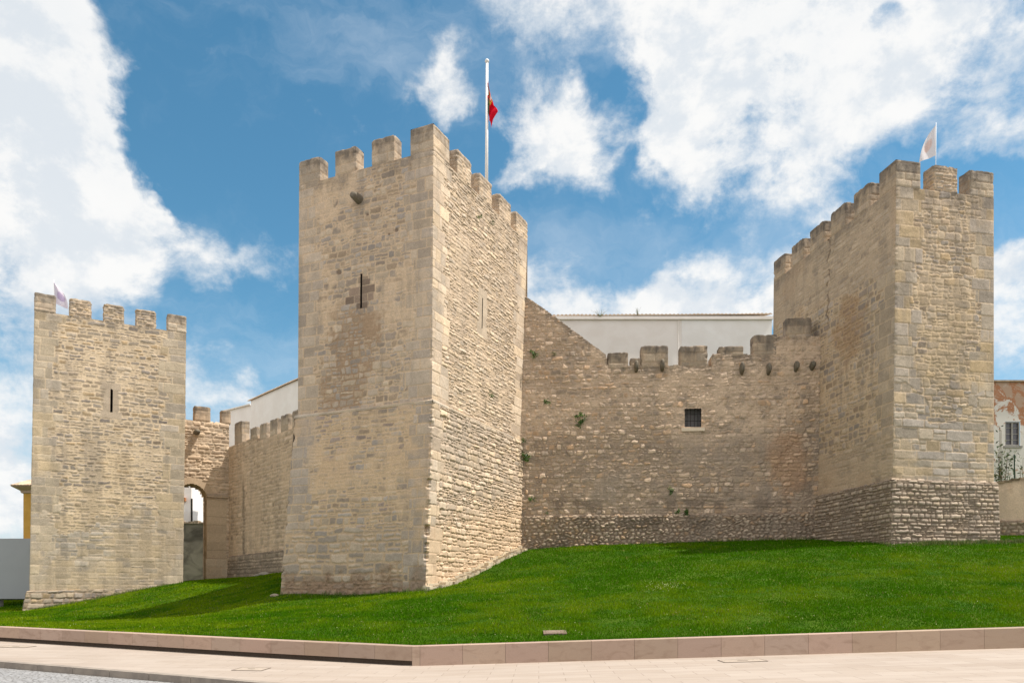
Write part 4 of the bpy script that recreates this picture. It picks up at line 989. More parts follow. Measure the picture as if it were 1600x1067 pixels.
surface(m, v2(v4, 1.2), v2(vB, 1.2), v2(v4, vzc), v2(vB, vzc), st_v, .05, u0=vu4, taper=(0, 0, 0, 1)); surface(m, v2(vA, 1.2), v2(v4, 1.2), v2(vA, vzf), v2(v4, vzf), st_v, .05, taper=(0, 0, 0, 1))
surface(m, v2(v4, vzc), v2(v4 - nV * .9, vzc), v2(v4, vzf), v2(v4 - nV * .9, vzf), st_v, .08); surface(m, v2(vA, vzf), v2(v4, vzf), v2(vA - nV * .9, vzf), v2(v4 - nV * .9, vzf), st_v, .12, swap=True, zshift=9)
vAi, vBi = vA - nV * .9, vB - nV * .9
surface(m, v2(vA, vzc), v2(vB, vzc), v2(vAi, vzc), v2(vBi, vzc), st_v, .12, swap=True, zshift=9); surface(m, v2(vBi, 1.2), v2(vAi, 1.2), v2(vBi, vzc), v2(vAi, vzc), st_v, .2)
m.build('rubble_wall', STONE, vw, smooth=True)
m = MB(); o_ = np.r_[nV * .12, 0.]; st_vp = stone_style(157, (.42, .24), coursed=True, warp=.08, gap=.012, soft=.04, bulge=.045, tilt=.2, pal=[A3(.34, .285, .205), A3(.30, .25, .185)], mortar=A3(.20, .16, .115), smear=.3)
def st_vp2(u, z, Wd):
    d, c = st_vp(u, z, Wd); k = sst(.0, .5, fbm(u * .9, z * 1.4, 381, 4) + .15) * .5; return d, blend(c, k, A3(.15, .125, .095))
surface(m, v2(vA, 1.2) + o_ * 1.4, v2(vB, 1.2) + o_ * 1.4, v2(vA, vz(358, 870)) + o_, v2(vB, vz(454, 855)) + o_, st_vp2, .05, taper=(0, 0, 0, 1))
surface(m, v2(vA, vz(358, 870)) + o_, v2(vB, vz(454, 855)) + o_, v2(vA, vz(358, 870) + .05) - o_, v2(vB, vz(454, 855) + .05) - o_, st_vp2, .08, swap=True)
m.build('plinth', STONE, vw, smooth=True)
vm = merlon_style(158, vzt, [A3(.40, .34, .25), A3(.37, .315, .235)], .6)
per = vu(439.5) - vu(422.5)
us = [(vu(405.8) + k * per, vu(406) + k * per + .62 * per) for k in range(0, 6)]
for (a, b_, py) in ((366.5, 378, 659.5), (391, 400.5, 668)):
    m = MB(); stone_block(m, vA + vd * vu(a), vA + vd * vu(b_), nV, .5, vzf, vz((a + b_) / 2, py), merlon_style(159, vz((a + b_) / 2, py), [A3(.40, .34, .25), A3(.37, .315, .235)], .6), .06, u0=vu(a)); m.build('merlon', STONE, vw, smooth=True)
for k, (ua, ub) in enumerate(us):
    if ub > VW - .3: continue
    zt = vzt; pa_, pb_ = vA + vd * ua, vA + vd * ub
    m = MB(); stone_block(m, pa_, pb_, nV, .5, vzc, zt, vm, .06, u0=ua); m.build('merlon', STONE, vw, smooth=True)
# loose stones at the foot of the receding wall
st_grp = 'loose stones at the foot of the walls'
def loose_stone(p, r, label, col):
    bmv = []; N, Mr = 9, 6
    for i in range(Mr + 1):
        for k in range(N):
            th_ = math.pi * i / Mr; ph = 2 * math.pi * k / N; rr = 1 + .25 * math.sin(3.1 * ph + i) * math.sin(th_) + rng.uniform(-.08, .08) * math.sin(th_)
            bmv.append((p[0] + r * 1.3 * rr * math.sin(th_) * math.cos(ph), p[1] + r * rr * math.sin(th_) * math.sin(ph), p[2] + r * .62 * math.cos(th_)))
    q = [[i * N + k, (i + 1) * N + k, (i + 1) * N + (k + 1) % N, i * N + (k + 1) % N] for i in range(Mr) for k in range(N)]
    m = MB(); m.add(bmv, quads=q, col=col); tag(m.build('loose_stone', STONE), label, 'stone', st_grp)
for (px, py, Y, r, lb) in ((429, 927.5, 32.2, .13, 'flat pale loose stone jutting from the grass by the centre tower corner'), (404, 899.5, 46.2, .20, 'small loose stone lying at the foot of the receding wall'), (414, 898, 45.7, .26, 'larger loose stone heaped at the foot of the receding wall')):
    p = at(px, py, Y); loose_stone((p.x, p.y, float(ground_z(p.x, p.y)) + r * .3), r, lb, PAL_PALE[4] * .8 if Y < 40 else PAL_OCHRE[3])

# ------------------------------------------------------------------ buildings beyond
def tile_roof(parent, a, b, z0, back, rise, zslope=0., amp=.085, per=.26, over=.3, z0b=None):
    """barrel-tile roof edge: eave from a to b in plan, rising backwards"""
    a, b = np.array(a), np.array(b); L = np.linalg.norm(b - a); d = (b - a) / L; n = np.array([d[1], -d[0]])
    nu = int(L / per * 8); nv = 10
    s, tt = np.meshgrid(np.linspace(0, L, nu + 1), np.linspace(0, 1, nv + 1)); s = s.ravel(); tt = tt.ravel()
    wv = amp * np.abs(np.sin(np.pi * s / per)) ** .7 + .012 * rng.uniform(-1, 1, 1)
    wob = .03 * fbm(s * .7, tt * 2, 9, 3)
    P = np.zeros((len(s), 3)); xy = a[None] + d[None] * s[:, None] + n[None] * (over - tt * (back + over))[:, None]
    P[:, :2] = xy; P[:, 2] = (z0 if z0b is None else z0 + (z0b - z0) * s / L) + tt * rise + wv + wob
    idx = np.arange((nu + 1) * (nv + 1)).reshape(nv + 1, nu + 1)
    q = np.stack([idx[:-1, :-1], idx[:-1, 1:], idx[1:, 1:], idx[1:, :-1]], -1).reshape(-1, 4)
    low = P.copy(); low[:, 2] -= .03
    m = MB(); c = np.array([A3(.52, .39, .28)]) * (.7 + .5 * hsh(np.floor(s / per), np.floor(tt * 9), 4))[:, None]
    m.add(P, quads=q, col=c); 
    fr = P[:nu + 1]; bot = fr.copy(); bot[:, 2] = (z0 if z0b is None else z0 + (z0b - z0) * s[:nu + 1] / L) - .03
    vv = np.concatenate([bot, fr]); k = np.arange(nu); m.add(vv, quads=np.stack([k, k + 1, k + nu + 2, k + nu + 1], -1), col=A3(.60, .46, .34))
    return m.build('roof', TILES, parent)
TILES = tint_mat('weathered_tiles', fine=.25, s1=9)

hb = empty('house', (7, 55, 8), 'long whitewashed building with barrel tile eave above the curtain wall', 'building')
yB = 50.0; xa, xb = (800 - 800) / F * yB, (1206 - 800) / F * yB; zE = zat(494.5, yB)
m = MB(); m.box((xa, yB, 4), (11.05 - xa, 0, 0), (0, 9, 0), (0, 0, zE - 4)); m.build('wall', PINKWASH, hb)
m = MB(); m.box((11.055, yB, 4), (xb - 11.055, 0, 0), (0, 9, 0), (0, 0, zE - 4)); m.build('bright_wall', WHITEWASH, hb)
m = MB(); m.box((xa, yB - .14, zE - .22), (xb - xa + .05, 0, 0), (0, .135, 0), (0, 0, .2)); m.build('cornice', PINKWASH, hb)
m = MB(); m.tube((10.82, yB - .07, zE - 9), (10.82, yB - .07, zE - .25), .028, .028, 8); m.build('downpipe', PINKWASH, hb)
tile_roof(hb, (xa, yB), (xb, yB), zE, 4.5, 1.2, over=.12, z0b=zE + .12)

hl = empty('house', (-14, 62, 8), 'whitewashed building with sloping tiled edge above the battlemented wall', 'building')
e1, e2 = at(392, 623, 69), at(520, 560, 58.0); e1b = at(466, 589, 62)
m = MB(); dd = np.array((e2 - e1).to_2d()); LL = np.linalg.norm(dd); dd /= LL; nn_ = np.array([dd[1], -dd[0]]); zE2 = float(e1b.z) - .15
m.box(np.r_[np.array(e1.to_2d()), 2.], np.r_[dd * LL, 0], np.r_[-nn_ * 6, 0], (0, 0, zE2 - 2)); m.build('wall', WHITEWASH, hl)
tile_roof(hl, np.array(e1.to_2d()) - dd * .4, e2.to_2d(), zE2, 3., .8, over=.15)
f1, f2 = at(352, 643, 74), at(392, 633, 71)
hs2 = empty('house', (-27, 73, 5), 'lower whitewashed gable wall showing behind the gateway merlons', 'building')
m = MB(); dd2 = np.array((f2 - f1).to_2d()); m.add([v2(f1, 2), v2(f2, 2), v2(f2, f2.z), v2(f1, f1.z), v2(f1, 2) + A3(0, 5, 0), v2(f2, 2) + A3(0, 5, 0), v2(f2, f2.z) + A3(0, 5, 0), v2(f1, f1.z) + A3(0, 5, 0)],
    quads=[[0, 1, 2, 3], [1, 5, 6, 2], [5, 4, 7, 6], [4, 0, 3, 7], [3, 2, 6, 7]]); m.build('wall', WHITEWASH, hs2)
m = MB(); m.box(v2(f1, f1.z + .01) + A3(-.1, -.15, 0), np.r_[dd2 * 1.02, f2.z - f1.z], (0, 5.3, 0), (0, 0, .10)); m.build('coping', WHITEWASH, hs2)

# yellow house and the grey hoarding at far left
YEL = flat_mat('ochre_render', (.62, .36, .09), (.56, .31, .07), 1.2, .9, .1); CORN = flat_mat('pink_cornice', (.50, .36, .29), (.44, .31, .25), 3)
hy = empty('house', (-42, 62, 2), 'yellow rendered house with flared cornice behind the grey hoarding', 'building')
yy = 62.0; x0 = (36.5 - 800) / F * yy; zb_, ztp = zat(842, yy), zat(771, yy)
m = MB(); m.box((x0, yy, 0), (9, 0, 0), (0, 8, 0), (0, 0, ztp)); m.build('wall', YEL, hy)
m = MB(); prof = [(0., 0.), (.12, .05), (.16, .22), (.38, .36), (.62, .52), (.62, .62)]
for (o0, h0_), (o1, h1_) in zip(prof[:-1], prof[1:]):
    A_ = (x0 - o0, yy - o0, ztp + h0_); B_ = (x0 + 9, yy - o0, ztp + h0_); C_ = (x0 + 9, yy - o1, ztp + h1_); D_ = (x0 - o1, yy - o1, ztp + h1_)
    m.quad(A_, B_, C_, D_); m.quad((x0 - o0, yy + 8, ztp + h0_), A_, D_, (x0 - o1, yy + 8, ztp + h1_))
m.build('cornice', CORN, hy)
tile_roof(hy, (x0 - .62, yy - .62), (x0 + 9, yy - .62), ztp + .62, 4, 1.2, over=.12, amp=.05)
m = MB(); m.box((x0 - .9, yy - .5, zb_ - .14), (9.5, 0, 0), (0, .49, 0), (0, 0, .16)); m.build('tiled_ledge', TILE, hy)
HOARD = flat_mat('grey_painted_hoarding', (.35, .36, .39), (.33, .34, .37), .6, .55)
hd = empty('hoarding', (-32, 45, .6), 'plain blue grey hoarding panel left of the far left tower', 'hoarding')
Yh = 45.; xh0, xh1 = -41., (50 - 800) / F * Yh; zh0, zh1 = zat(935, Yh), zat(841, Yh)
m = MB()
for k in range(5):
    w_ = (xh1 - xh0) / 5; m.box((xh0 + k * w_ + .006, Yh, zh0), (w_ - .012, 0, 0), (0, .06, 0), (0, 0, zh1 - zh0))
m.build('panel', HOARD, hd)
m = MB(); m.box((xh0, Yh - .05, zh0 - .06), (xh1 - xh0, 0, 0), (0, .16, 0), (0, 0, .05)); m.build('rail', IRON, hd)
for xx in (-30.2, -34, -38):
    m = MB(); m.box((xx - .55, Yh - .3, zat(957, Yh)), (.75, 0, 0), (0, .6, 0), (0, 0, zh0 - .07 - zat(957, Yh))); m.build('concrete_foot', flat_mat('concrete', (.38, .38, .38), (.30, .30, .30), 3), hd)

# seen through the gateway: an old grey wall and white houses
GREYW = flat_mat('streaked_grey_render', (.30, .265, .22), (.115, .10, .085), .8, .9, .3, detail=7, dist=1.)
ga = empty('courtyard_wall', (-25, 60, 2), 'grey stained plaster wall seen through the arched gateway', 'wall')
p, q = at(262, 818, 60.), at(334, 817, 60.); m = MB(); m.box(v2(p, 1.0), np.r_[(q - p).x, 0, 0], (0, .5, 0), (0, 0, p.z - 1.0)); m.build('wall', GREYW, ga)
m = MB()
for k in range(9): m.box((p.x + k * .41, 59.92, p.z + .002), (.36, 0, 0), (0, .6, 0), (0, 0, .12 + .06 * (k % 3))); 
m.build('coping', TILE, ga)
hw = empty('house', (-32, 78, 2), 'white house with dark downpipe seen through the arched gateway', 'building')
Yw = 78.; p, q = at(255, 775, Yw), at(299, 763, Yw)
m = MB(); m.box(v2(p, 1.), (q.x - p.x, 0, 0), (0, 6, 0), (0, 0, q.z + 1 - 1.)); m.build('wall', WHITEWASH, hw)
m = MB(); m.box((p.x, Yw - .3, zat(783, Yw)), (at(291, 0, Yw).x - p.x, 0, 0), (0, .29, 0), (0, 0, .35)); m.build('awning', flat_mat('terracotta_awning', (.45, .20, .09), (.38, .16, .07)), hw)
m = MB(); px_ = at(300.5, 0, Yw).x; m.tube((px_, Yw - .15, 1.), (px_, Yw - .15, zat(779, Yw)), .10, .10, 8); m.build('downpipe', IRON, hw)
hw2 = empty('house', (-29, 84, 2), 'far white house with windows and cornice beyond the gateway', 'building')
Yw = 84.; p, q = at(299, 770, Yw), at(332, 786, Yw)
m = MB(); m.add([v2(p, 1), v2(q, 1), v2(q, q.z), v2(p, p.z)] + [x + A3(0, 5, 0) for x in (v2(p, 1), v2(q, 1), v2(q, q.z), v2(p, p.z))], quads=[[0, 1, 2, 3], [1, 5, 6, 2], [5, 4, 7, 6], [4, 0, 3, 7], [3, 2, 6, 7]]); m.build('wall', WHITEWASH, hw2)
m = MB(); m.box(v2(at(299, 0, Yw), zat(797, Yw)) - A3(0, .35, 0), ((at(332, 0, Yw) - at(299, 0, Yw)).x, 0, -1.0), (0, .34, 0), (0, 0, .22)); m.build('cornice', TILE, hw2)
for px in (306, 315):
    o = at(px, 813, Yw); m = MB(); m.box((o.x - .22, Yw - .04, o.z - .1), (.44, 0, 0), (0, .035, 0), (0, 0, .85)); m.build('window', flat_mat('window_dark', (.10, .08, .06), (.16, .12, .09)), hw2)

# right: peeling house, boundary wall, plants
def peel_mat():
    m, t, b = mat('peeling_plaster', .95, .1)
    P = t.new('ShaderNodeNewGeometry').outputs['Position']
    n = t.noise(P, .9, 9, .68, .8); n2 = t.noise(P, 3.2, 6, .6); sx = t.new('ShaderNodeSeparateXYZ'); t.l.new(P, sx.inputs[0])
    hgt = t.ramp(sx.outputs['Z'], 10.6, 12.6, -.10, .12, False)
    k = t.math('ADD', n, hgt)
    c = t.mix(t.ramp(k, .485, .52), (.68, .66, .62), (.42, .21, .12)); c = t.mix(t.ramp(k, .58, .62), c, (.46, .33, .25)); c = t.mix(t.ramp(n2, .55, .7, 0, .5), c, (.60, .54, .48))
    t.l.new(c, b.inputs['Base Color']); bump(t, b, k, .5, .03); return m
hp = empty('house', (31, 45, 4), 'dilapidated house with peeling white and terracotta plaster right of the right tower', 'building')
Yp = 44.; xp0, xp1 = at(1535, 0, Yp).x, at(1760, 0, Yp).x; zp = zat(597, Yp)
wx0, wx1, wzb, wzt_ = at(1570.5, 0, Yp).x, at(1593.7, 0, Yp).x, zat(696, Yp), zat(658.5, Yp)
m = MB()
for (a, b_, c_, d_) in ((xp0, wx0, 3, zp), (wx1, xp1, 3, zp), (wx0, wx1, 3, wzb), (wx0, wx1, wzt_, zp)): m.quad((a, Yp, c_), (b_, Yp, c_), (b_, Yp, d_), (a, Yp, d_))
m.quad((xp0, Yp + 8, 3), (xp0, Yp, 3), (xp0, Yp, zp), (xp0, Yp + 8, zp)); m.quad((xp1, Yp, 3), (xp1, Yp + 8, 3), (xp1, Yp + 8, zp), (xp1, Yp, zp)); m.quad((xp0, Yp, zp), (xp1, Yp, zp), (xp1, Yp + 8, zp), (xp0, Yp + 8, zp))
m.build('wall', peel_mat(), hp)
m = MB(); m.box((xp0 - .05, Yp - .12, zp + .003), (xp1 - xp0 + .1, 0, 0), (0, 8.2, 0), (0, 0, .09)); m.build('coping', TILE, hp)
WOODG = flat_mat('weathered_window_paint', (.36, .35, .33), (.26, .25, .23), 6)
m = MB(); gf = .07
m.box((wx0, Yp + .03, wzb), (gf, 0, 0), (0, .06, 0), (0, 0, wzt_ - wzb)); m.box((wx1 - gf, Yp + .03, wzb), (gf, 0, 0), (0, .06, 0), (0, 0, wzt_ - wzb)); m.box((wx0 + gf, Yp + .03, wzb), (wx1 - wx0 - 2 * gf, 0, 0), (0, .06, 0), (0, 0, gf)); m.box((wx0 + gf, Yp + .03, wzt_ - gf), (wx1 - wx0 - 2 * gf, 0, 0), (0, .06, 0), (0, 0, gf))
wc_ = (wx0 + wx1) / 2; m.box((wc_ - .045, Yp + .035, wzb + gf), (.09, 0, 0), (0, .05, 0), (0, 0, wzt_ - wzb - 2 * gf))
wn2 = m.build('window', WOODG, hp)
m = MB(); m.quad((wx0, Yp + .12, wzb), (wx1, Yp + .12, wzb), (wx1, Yp + .12, wzt_), (wx0, Yp + .12, wzt_)); gm_, t, b = mat('old_glass', .15, .5); b.inputs['Base Color'].default_value = (.10, .10, .12, 1); m.build('pane', gm_, wn2)
m = MB()
for k in (1, 2, 3):
    zz = wzb + (wzt_ - wzb) * k / 4
    m = MB(); m.box((wx0 + gf, Yp + .095, zz - .018), (wx1 - wx0 - 2 * gf, 0, 0), (0, .02, 0), (0, 0, .036)); m.build('glazing_bar', WOODG, wn2)
m = MB(); m.box((wx0 - .1, Yp - .08, wzb - .13), (wx1 - wx0 + .2, 0, 0), (0, .3, 0), (0, 0, .12)); m.build('sill', WOODG, wn2)

bw = empty('boundary_wall', (24, 36, 4), 'beige rendered boundary wall on rough stone base beside the right tower', 'wall')
w0, w1 = np.array([22.6, 36.4]), np.array([31.5, 34.2]); bd_ = (w1 - w0) / np.linalg.norm(w1 - w0); bn = norm2(w0, w1)
def bz(px, py): return zat(py, hit(px, w0, w1)[1].y)
zt0, zt1 = bz(1556, 757), bz(1600, 749); zm = bz(1575, 815)
L_ = np.linalg.norm(w1 - w0)
st_bw = stone_style(161, (2., 2.), gap=-1, bulge=0, pal=[A3(.52, .42, .31)], mortar=A3(.52, .42, .31), smear=1, smear_at=-2, extra=lambda u, z, Wd, d, c, q: (d, blend(blend(c, sst(.25, .5, q['mid']) * .5, A3(.38, .29, .2)), sst(.30, .0, 6.9 - z + .2 * q['mid']) * .6, A3(.22, .17, .12))))
m = MB(); u1_ = lambda px: hit(px, w0, w1)[0]
zt_end = zt1 + (zt1 - zt0) / (u1_(1600) - u1_(1556)) * (1 - u1_(1600))
surface(m, v2(w0, zm), v2(w1, zm), v2(w0, zt0), v2(w1, zt_end), st_bw, .06); surface(m, v2(w0, zt0), v2(w1, zt_end), v2(w0 - bn * .4, zt0), v2(w1 - bn * .4, zt_end), st_bw, .1, swap=True)
surface(m, v2(w1 - bn * .4, 3), v2(w0 - bn * .4, 3), v2(w1 - bn * .4, zt_end), v2(w0 - bn * .4, zt0), st_bw, .3); m.build('rendered_wall', STONE, bw, smooth=True)
m = MB(); surface(m, v2(w0 + bn * .1, 3), v2(w1 + bn * .1, 3), v2(w0 + bn * .06, zm + .02), v2(w1 + bn * .06, zm + .02), st_cp, .045)
surface(m, v2(w0 + bn * .06, zm + .02), v2(w1 + bn * .06, zm + .02), v2(w0 - bn * .1, zm + .06), v2(w1 - bn * .1, zm + .06), st_cp, .06, swap=True); m.build('stone_base', STONE, bw, smooth=True)
m = MB(); ns = 28
for k in range(ns):
    f = k / ns; p_ = w0 * (1 - f) + w1 * f + bn * .05; z_ = zt0 * (1 - f) + zt_end * f
    jj = lambda s=.02: rng.uniform(-s, s)
    m.box(np.r_[p_, z_ + .004], np.r_[bd_ * (L_ / ns - .02), jj()], np.r_[-bn * .5, jj()], (jj(), jj(), .09 + jj(.03)), col=A3(.24, .185, .13) * rng.uniform(.7, 1.3))
m.build('coping_stones', STONE, bw)

# ------------------------------------------------------------------ plants
LEAF = tint_mat('leaves', rough=.6, fine=.15, bs=0, spec=.3); BARK = tint_mat('bark', rough=.95, fine=.3)
def leaves(m, centres, rad, n, size, cols, flat=.8):
    c = centres[rng.integers(0, len(centres), n)] + rng.normal(0, 1, (n, 3)) * np.array([rad, rad, rad * flat])
    a = rng.normal(0, 1, (n, 3)); a /= np.linalg.norm(a, axis=1)[:, None]; b = np.cross(a, rng.normal(0, 1, (n, 3))); b /= np.linalg.norm(b, axis=1)[:, None]
    s = size * rng.uniform(.6, 1.4, n)[:, None]
    v = np.stack([c - a * s, c + b * s * .38, c + a * s, c - b * s * .38], 1).reshape(-1, 3)
    k = np.arange(n * 4).reshape(-1, 4); cl = np.array(cols)[rng.integers(0, len(cols), n)] * rng.uniform(.7, 1.3, n)[:, None]
    m.add(v, quads=k, col=np.repeat(cl, 4, 0))
GREENS = [A3(.06, .13, .02), A3(.09, .17, .03), A3(.035, .085, .02)]
WG = 'wild plants rooted in the castle masonry'
def wall_weed(px, py, A, B, n, r, label, cnt=90):
    s, p = hit(px, A, B); c = np.array([p.x + n[0] * .08, p.y + n[1] * .08, zat(py, p.y)])
    o = empty('wall_weed', tuple(c), label, 'plant', WG)
    m = MB(); cen = c + np.c_[rng.normal(0, r * .45, 7), rng.normal(0, r * .3, 7), rng.normal(-r * .1, r * .5, 7)]
    cen[:, :2] += n[None] * np.abs(rng.normal(r * .3, r * .2, 7))[:, None]
    leaves(m, cen, r * .28, cnt, r * .26, GREENS); m.build('foliage', LEAF, o)
    m = MB()
    for q in cen: m.tube(c - np.r_[n * .12, 0], q, .008, .003, 5, col=A3(.08, .07, .03))
    m.build('stem', BARK, o)
cA3, cB3 = cA, cB
wall_weed(904, 657, cA, cB, nCw, .24, 'largest bright green bush growing from the curtain wall left of the barred window', 150)
wall_weed(835.5, 552, cA, cB, nCw, .20, 'small dark weed high on the curtain wall beside the centre tower')
wall_weed(866, 553, cA, cB, nCw, .12, 'tiny green tuft under the sloping top of the curtain wall', 50)
wall_weed(856, 626, cA, cB, nCw, .17, 'hanging dark weed between centre tower and largest wall bush')
wall_weed(1048, 768, cA, cB, nCw, .17, 'dark round weed above the curtain wall plinth below the barred window')
wall_weed(1057, 800, cA, cB, nCw + np.array([0, -.4]), .16, 'left weed of the pair sprouting on the plinth ledge')
wall_weed(1070, 798, cA, cB, nCw + np.array([0, -.4]), .19, 'right weed of the pair sprouting on the plinth ledge')
wall_weed(832, 780, cA, cB, nCw, .16, 'pale green weed low on the curtain wall near the tower corner')
wall_weed(855, 800, cA, cB, nCw, .10, 'tiny weed on the ledge near the corner of the centre tower', 40)
wall_weed(822, 715, cA, cB, nCw * 1.6, .26, 'dark fern in the joint between centre tower and curtain wall', 130)
wall_weed(819, 691, cA, cB, nCw * 1.6, .14, 'light green sprig in the joint just below the string course', 60)
wall_weed(745, 340, mC, mR, nRm, .13, 'upper green tuft on the sunlit face of the centre tower under the merlons', 50)
wall_weed(764, 348, mC, mR, nRm, .12, 'lower green tuft on the sunlit face of the centre tower under the merlons', 50)
wall_weed(764, 615, mC, mR, nRm, .15, 'green tuft just above the string course on the sunlit tower face', 60)
for (px, yv, lb) in ((938, 491, 'wider dry tuft growing on the tiled eave of the long white building'), (996, 489, 'thin upright tuft growing on the tiled eave of the long white building')):
    c = np.array(at(px, yv, yB - .2)); o = empty('roof_weed', tuple(c), lb, 'plant', 'tufts on the tiled roof'); m = MB()
    for k in range(16):
        w_ = .5 if px < 950 else .15; m.tube(c - A3(0, 0, .15), c + A3(rng.normal(0, w_ * .6), rng.normal(0, .1), rng.uniform(.1, .38)), .010, .004, 4, col=A3(.16, .17, .07))
    m.build('stem', LEAF, o)

def shrub(px, py0, py1, Y, spread, n, label):
    b0 = np.array(at(px, py0, Y)); h = float(at(px, py1, Y).z - b0[2]); g = float(ground_z(b0[0], b0[1])); b0[2] = g; h = float(at(px, py1, Y).z) - g
    o = empty('shrub', tuple(b0), label, 'shrub', 'shrubs by the peeling house'); m = MB(); cen = []
    for k in range(9):
        top = b0 + A3(rng.normal(0, spread * .7), rng.normal(0, spread * .5), h * rng.uniform(.55, 1.)); mid_ = b0 * .5 + top * .5 + A3(rng.normal(0, .06), rng.normal(0, .06), 0); base = b0 + A3(rng.normal(0, .15), rng.normal(0, .15), -.05)
        m.tube(base, mid_, .022, .015, 6, col=A3(.13, .09, .05)); m.tube(mid_, top, .015, .006, 6, col=A3(.13, .09, .05)); cen += [top, top * .75 + mid_ * .25, top * .5 + mid_ * .5, mid_]
    m.build('branch', BARK, o)
    m = MB(); leaves(m, np.array(cen), .16, n, .075, [A3(.06, .11, .045), A3(.09, .14, .06), A3(.04, .075, .03), A3(.13, .14, .05)]); m.build('foliage', LEAF, o)
shrub(1562, 745, 690, 39.5, .45, 520, 'loose leafy shrub close beside the right tower in front of the peeling house')
shrub(1592, 745, 712, 39., .35, 360, 'lower leafy shrub behind the boundary wall under the peeling house window')
shrub(1564, 745, 660, 41., .12, 110, 'tall thin sapling climbing past the peeling house window')
st_ = empty('stake', tuple(at(1585, 745, 38.6)), 'thin dark green stake behind the boundary wall', 'post'); b0 = at(1585, 760, 38.6); m = MB(); m.tube(b0, at(1585, 711, 38.6), .03, .03, 8, col=A3(.02, .05, .03)); m.tube(at(1585, 711, 38.6), at(1585, 709.5, 38.6), .036, .02, 8, col=A3(.02, .05, .03)); m.build('post', LEAF, st_)
# bare tree behind the house
bt = empty('bare_tree', (29, 48, 5), 'leafless tree with thin twigs behind the peeling house', 'tree'); m = MB(); tw = MB()
base = np.array([30.6, 54., 5.]); top = np.array([30.2, 54., zat(606, 54.)]); m.tube(base, top, .16, .08, 8, col=A3(.14, .12, .10)); m.build('trunk', BARK, bt)
def twig(p, d, L, r, dep):
    q = p + d * L; tw.tube(p, q, r, r * .6, 5, col=A3(.13, .11, .10), caps=False)
    if dep:
        for k in range(3):
            e = d + rng.normal(0, .55, 3); e[2] += .08; twig(p + d * L * rng.uniform(.4, 1), e / np.linalg.norm(e), L * rng.uniform(.5, .8), r * .55, dep - 1)
for dv in ((-.75, 0, .5), (.5, .1, .75), (1, 0, .35), (-.3, .2, .9)):
    d = A3(*dv); twig(top - A3(0, 0, .1), d / np.linalg.norm(d), 1.25, .04, 3)
tw.build('branch', BARK, bt)

# rubble edge and taller weeds at the foot of the right tower
m = MB(); n_ = 640
for k in range(n_):
    px = rng.uniform(1440, 1660); Y_ = 31.6 + (px - 1400) * .0026 + rng.uniform(-.9, -.3)
    if k > 420: px = rng.uniform(100, 250); Y_ = 42.5 + (px - 40) * .0168 + rng.uniform(-.5, -.1)
    x = (px - 800) / F * Y_; z = float(ground_z(x, Y_)); r_ = rng.uniform(.03, .10)
    m.box((x, Y_, z - .02), (r_ * 1.6, rng.uniform(-.3, .3) * r_, .01), (rng.uniform(-.3, .3) * r_, r_, 0), (.01, 0, r_ * .8), col=A3(.22, .17, .11) * rng.uniform(.5, 1.4))
tag(m.build('rubble', STONE), 'brown rubble strips where the lawn meets the outer towers', 'rubble', kind='stuff')
m = MB(); n_ = 14000; px = np.concatenate([rng.uniform(1440, 1660, 6500), rng.uniform(815, 1440, 3200), rng.uniform(40, 285, 2200), rng.uniform(437, 813, 2100)]); x = np.zeros(n_); y = np.zeros(n_)
for k in range(n_):
    if px[k] > 1400: Yk = 31.5 + (px[k] - 1400) * .0026 + rng.normal(-.75, .32)
    elif 436 < px[k] < 663: Yk = 32.35 + (px[k] - 436) * (29.72 - 32.35) / 226 - .12 + rng.normal(-.06, .07)
    elif 436 < px[k] < 814: Yk = 29.72 + (px[k] - 663) * (37.85 - 29.72) / 150 - .75 + rng.normal(-.1, .12)
    elif 814 <= px[k] <= 1285: Yk = 38.0 - (px[k] - 816) * .00215 - .22 + rng.normal(-.06, .07)
    elif px[k] > 1285: Yk = 36.7 + (px[k] - 1284) * (31.0 - 36.7) / (1392 - 1284) - .25 + rng.normal(-.1, .1)
    else: Yk = 42.5 + (px[k] - 40) * .0168 - .35 + rng.normal(0, .1)
    x[k] = (px[k] - 800) / F * Yk; y[k] = Yk
z = ground_z(x, y); hg = rng.uniform(.04, .16, n_) * (.6 + .8 * (fbm(x * 2, y * 2, 5, 3) > 0)); a = rng.uniform(0, 6.28, n_)
v = np.zeros((n_, 3, 3)); w_ = .012; v[:, 0] = np.stack([x - np.cos(a) * w_, y - np.sin(a) * w_, z - .02], -1); v[:, 1] = np.stack([x + np.cos(a) * w_, y + np.sin(a) * w_, z - .02], -1); v[:, 2] = np.stack([x + rng.normal(0, .04, n_), y + rng.normal(0, .04, n_), z + hg], -1)
cl = np.array([A3(.10, .15, .025), A3(.16, .17, .04), A3(.05, .10, .02)])[rng.integers(0, 3, n_)]
m.add(v.reshape(-1, 3), tris=np.arange(n_ * 3).reshape(-1, 3), col=np.repeat(cl, 3, 0)); tag(m.build('weeds', LEAF), 'taller yellowish grass fringe along the feet of the castle walls', 'weeds', kind='stuff')
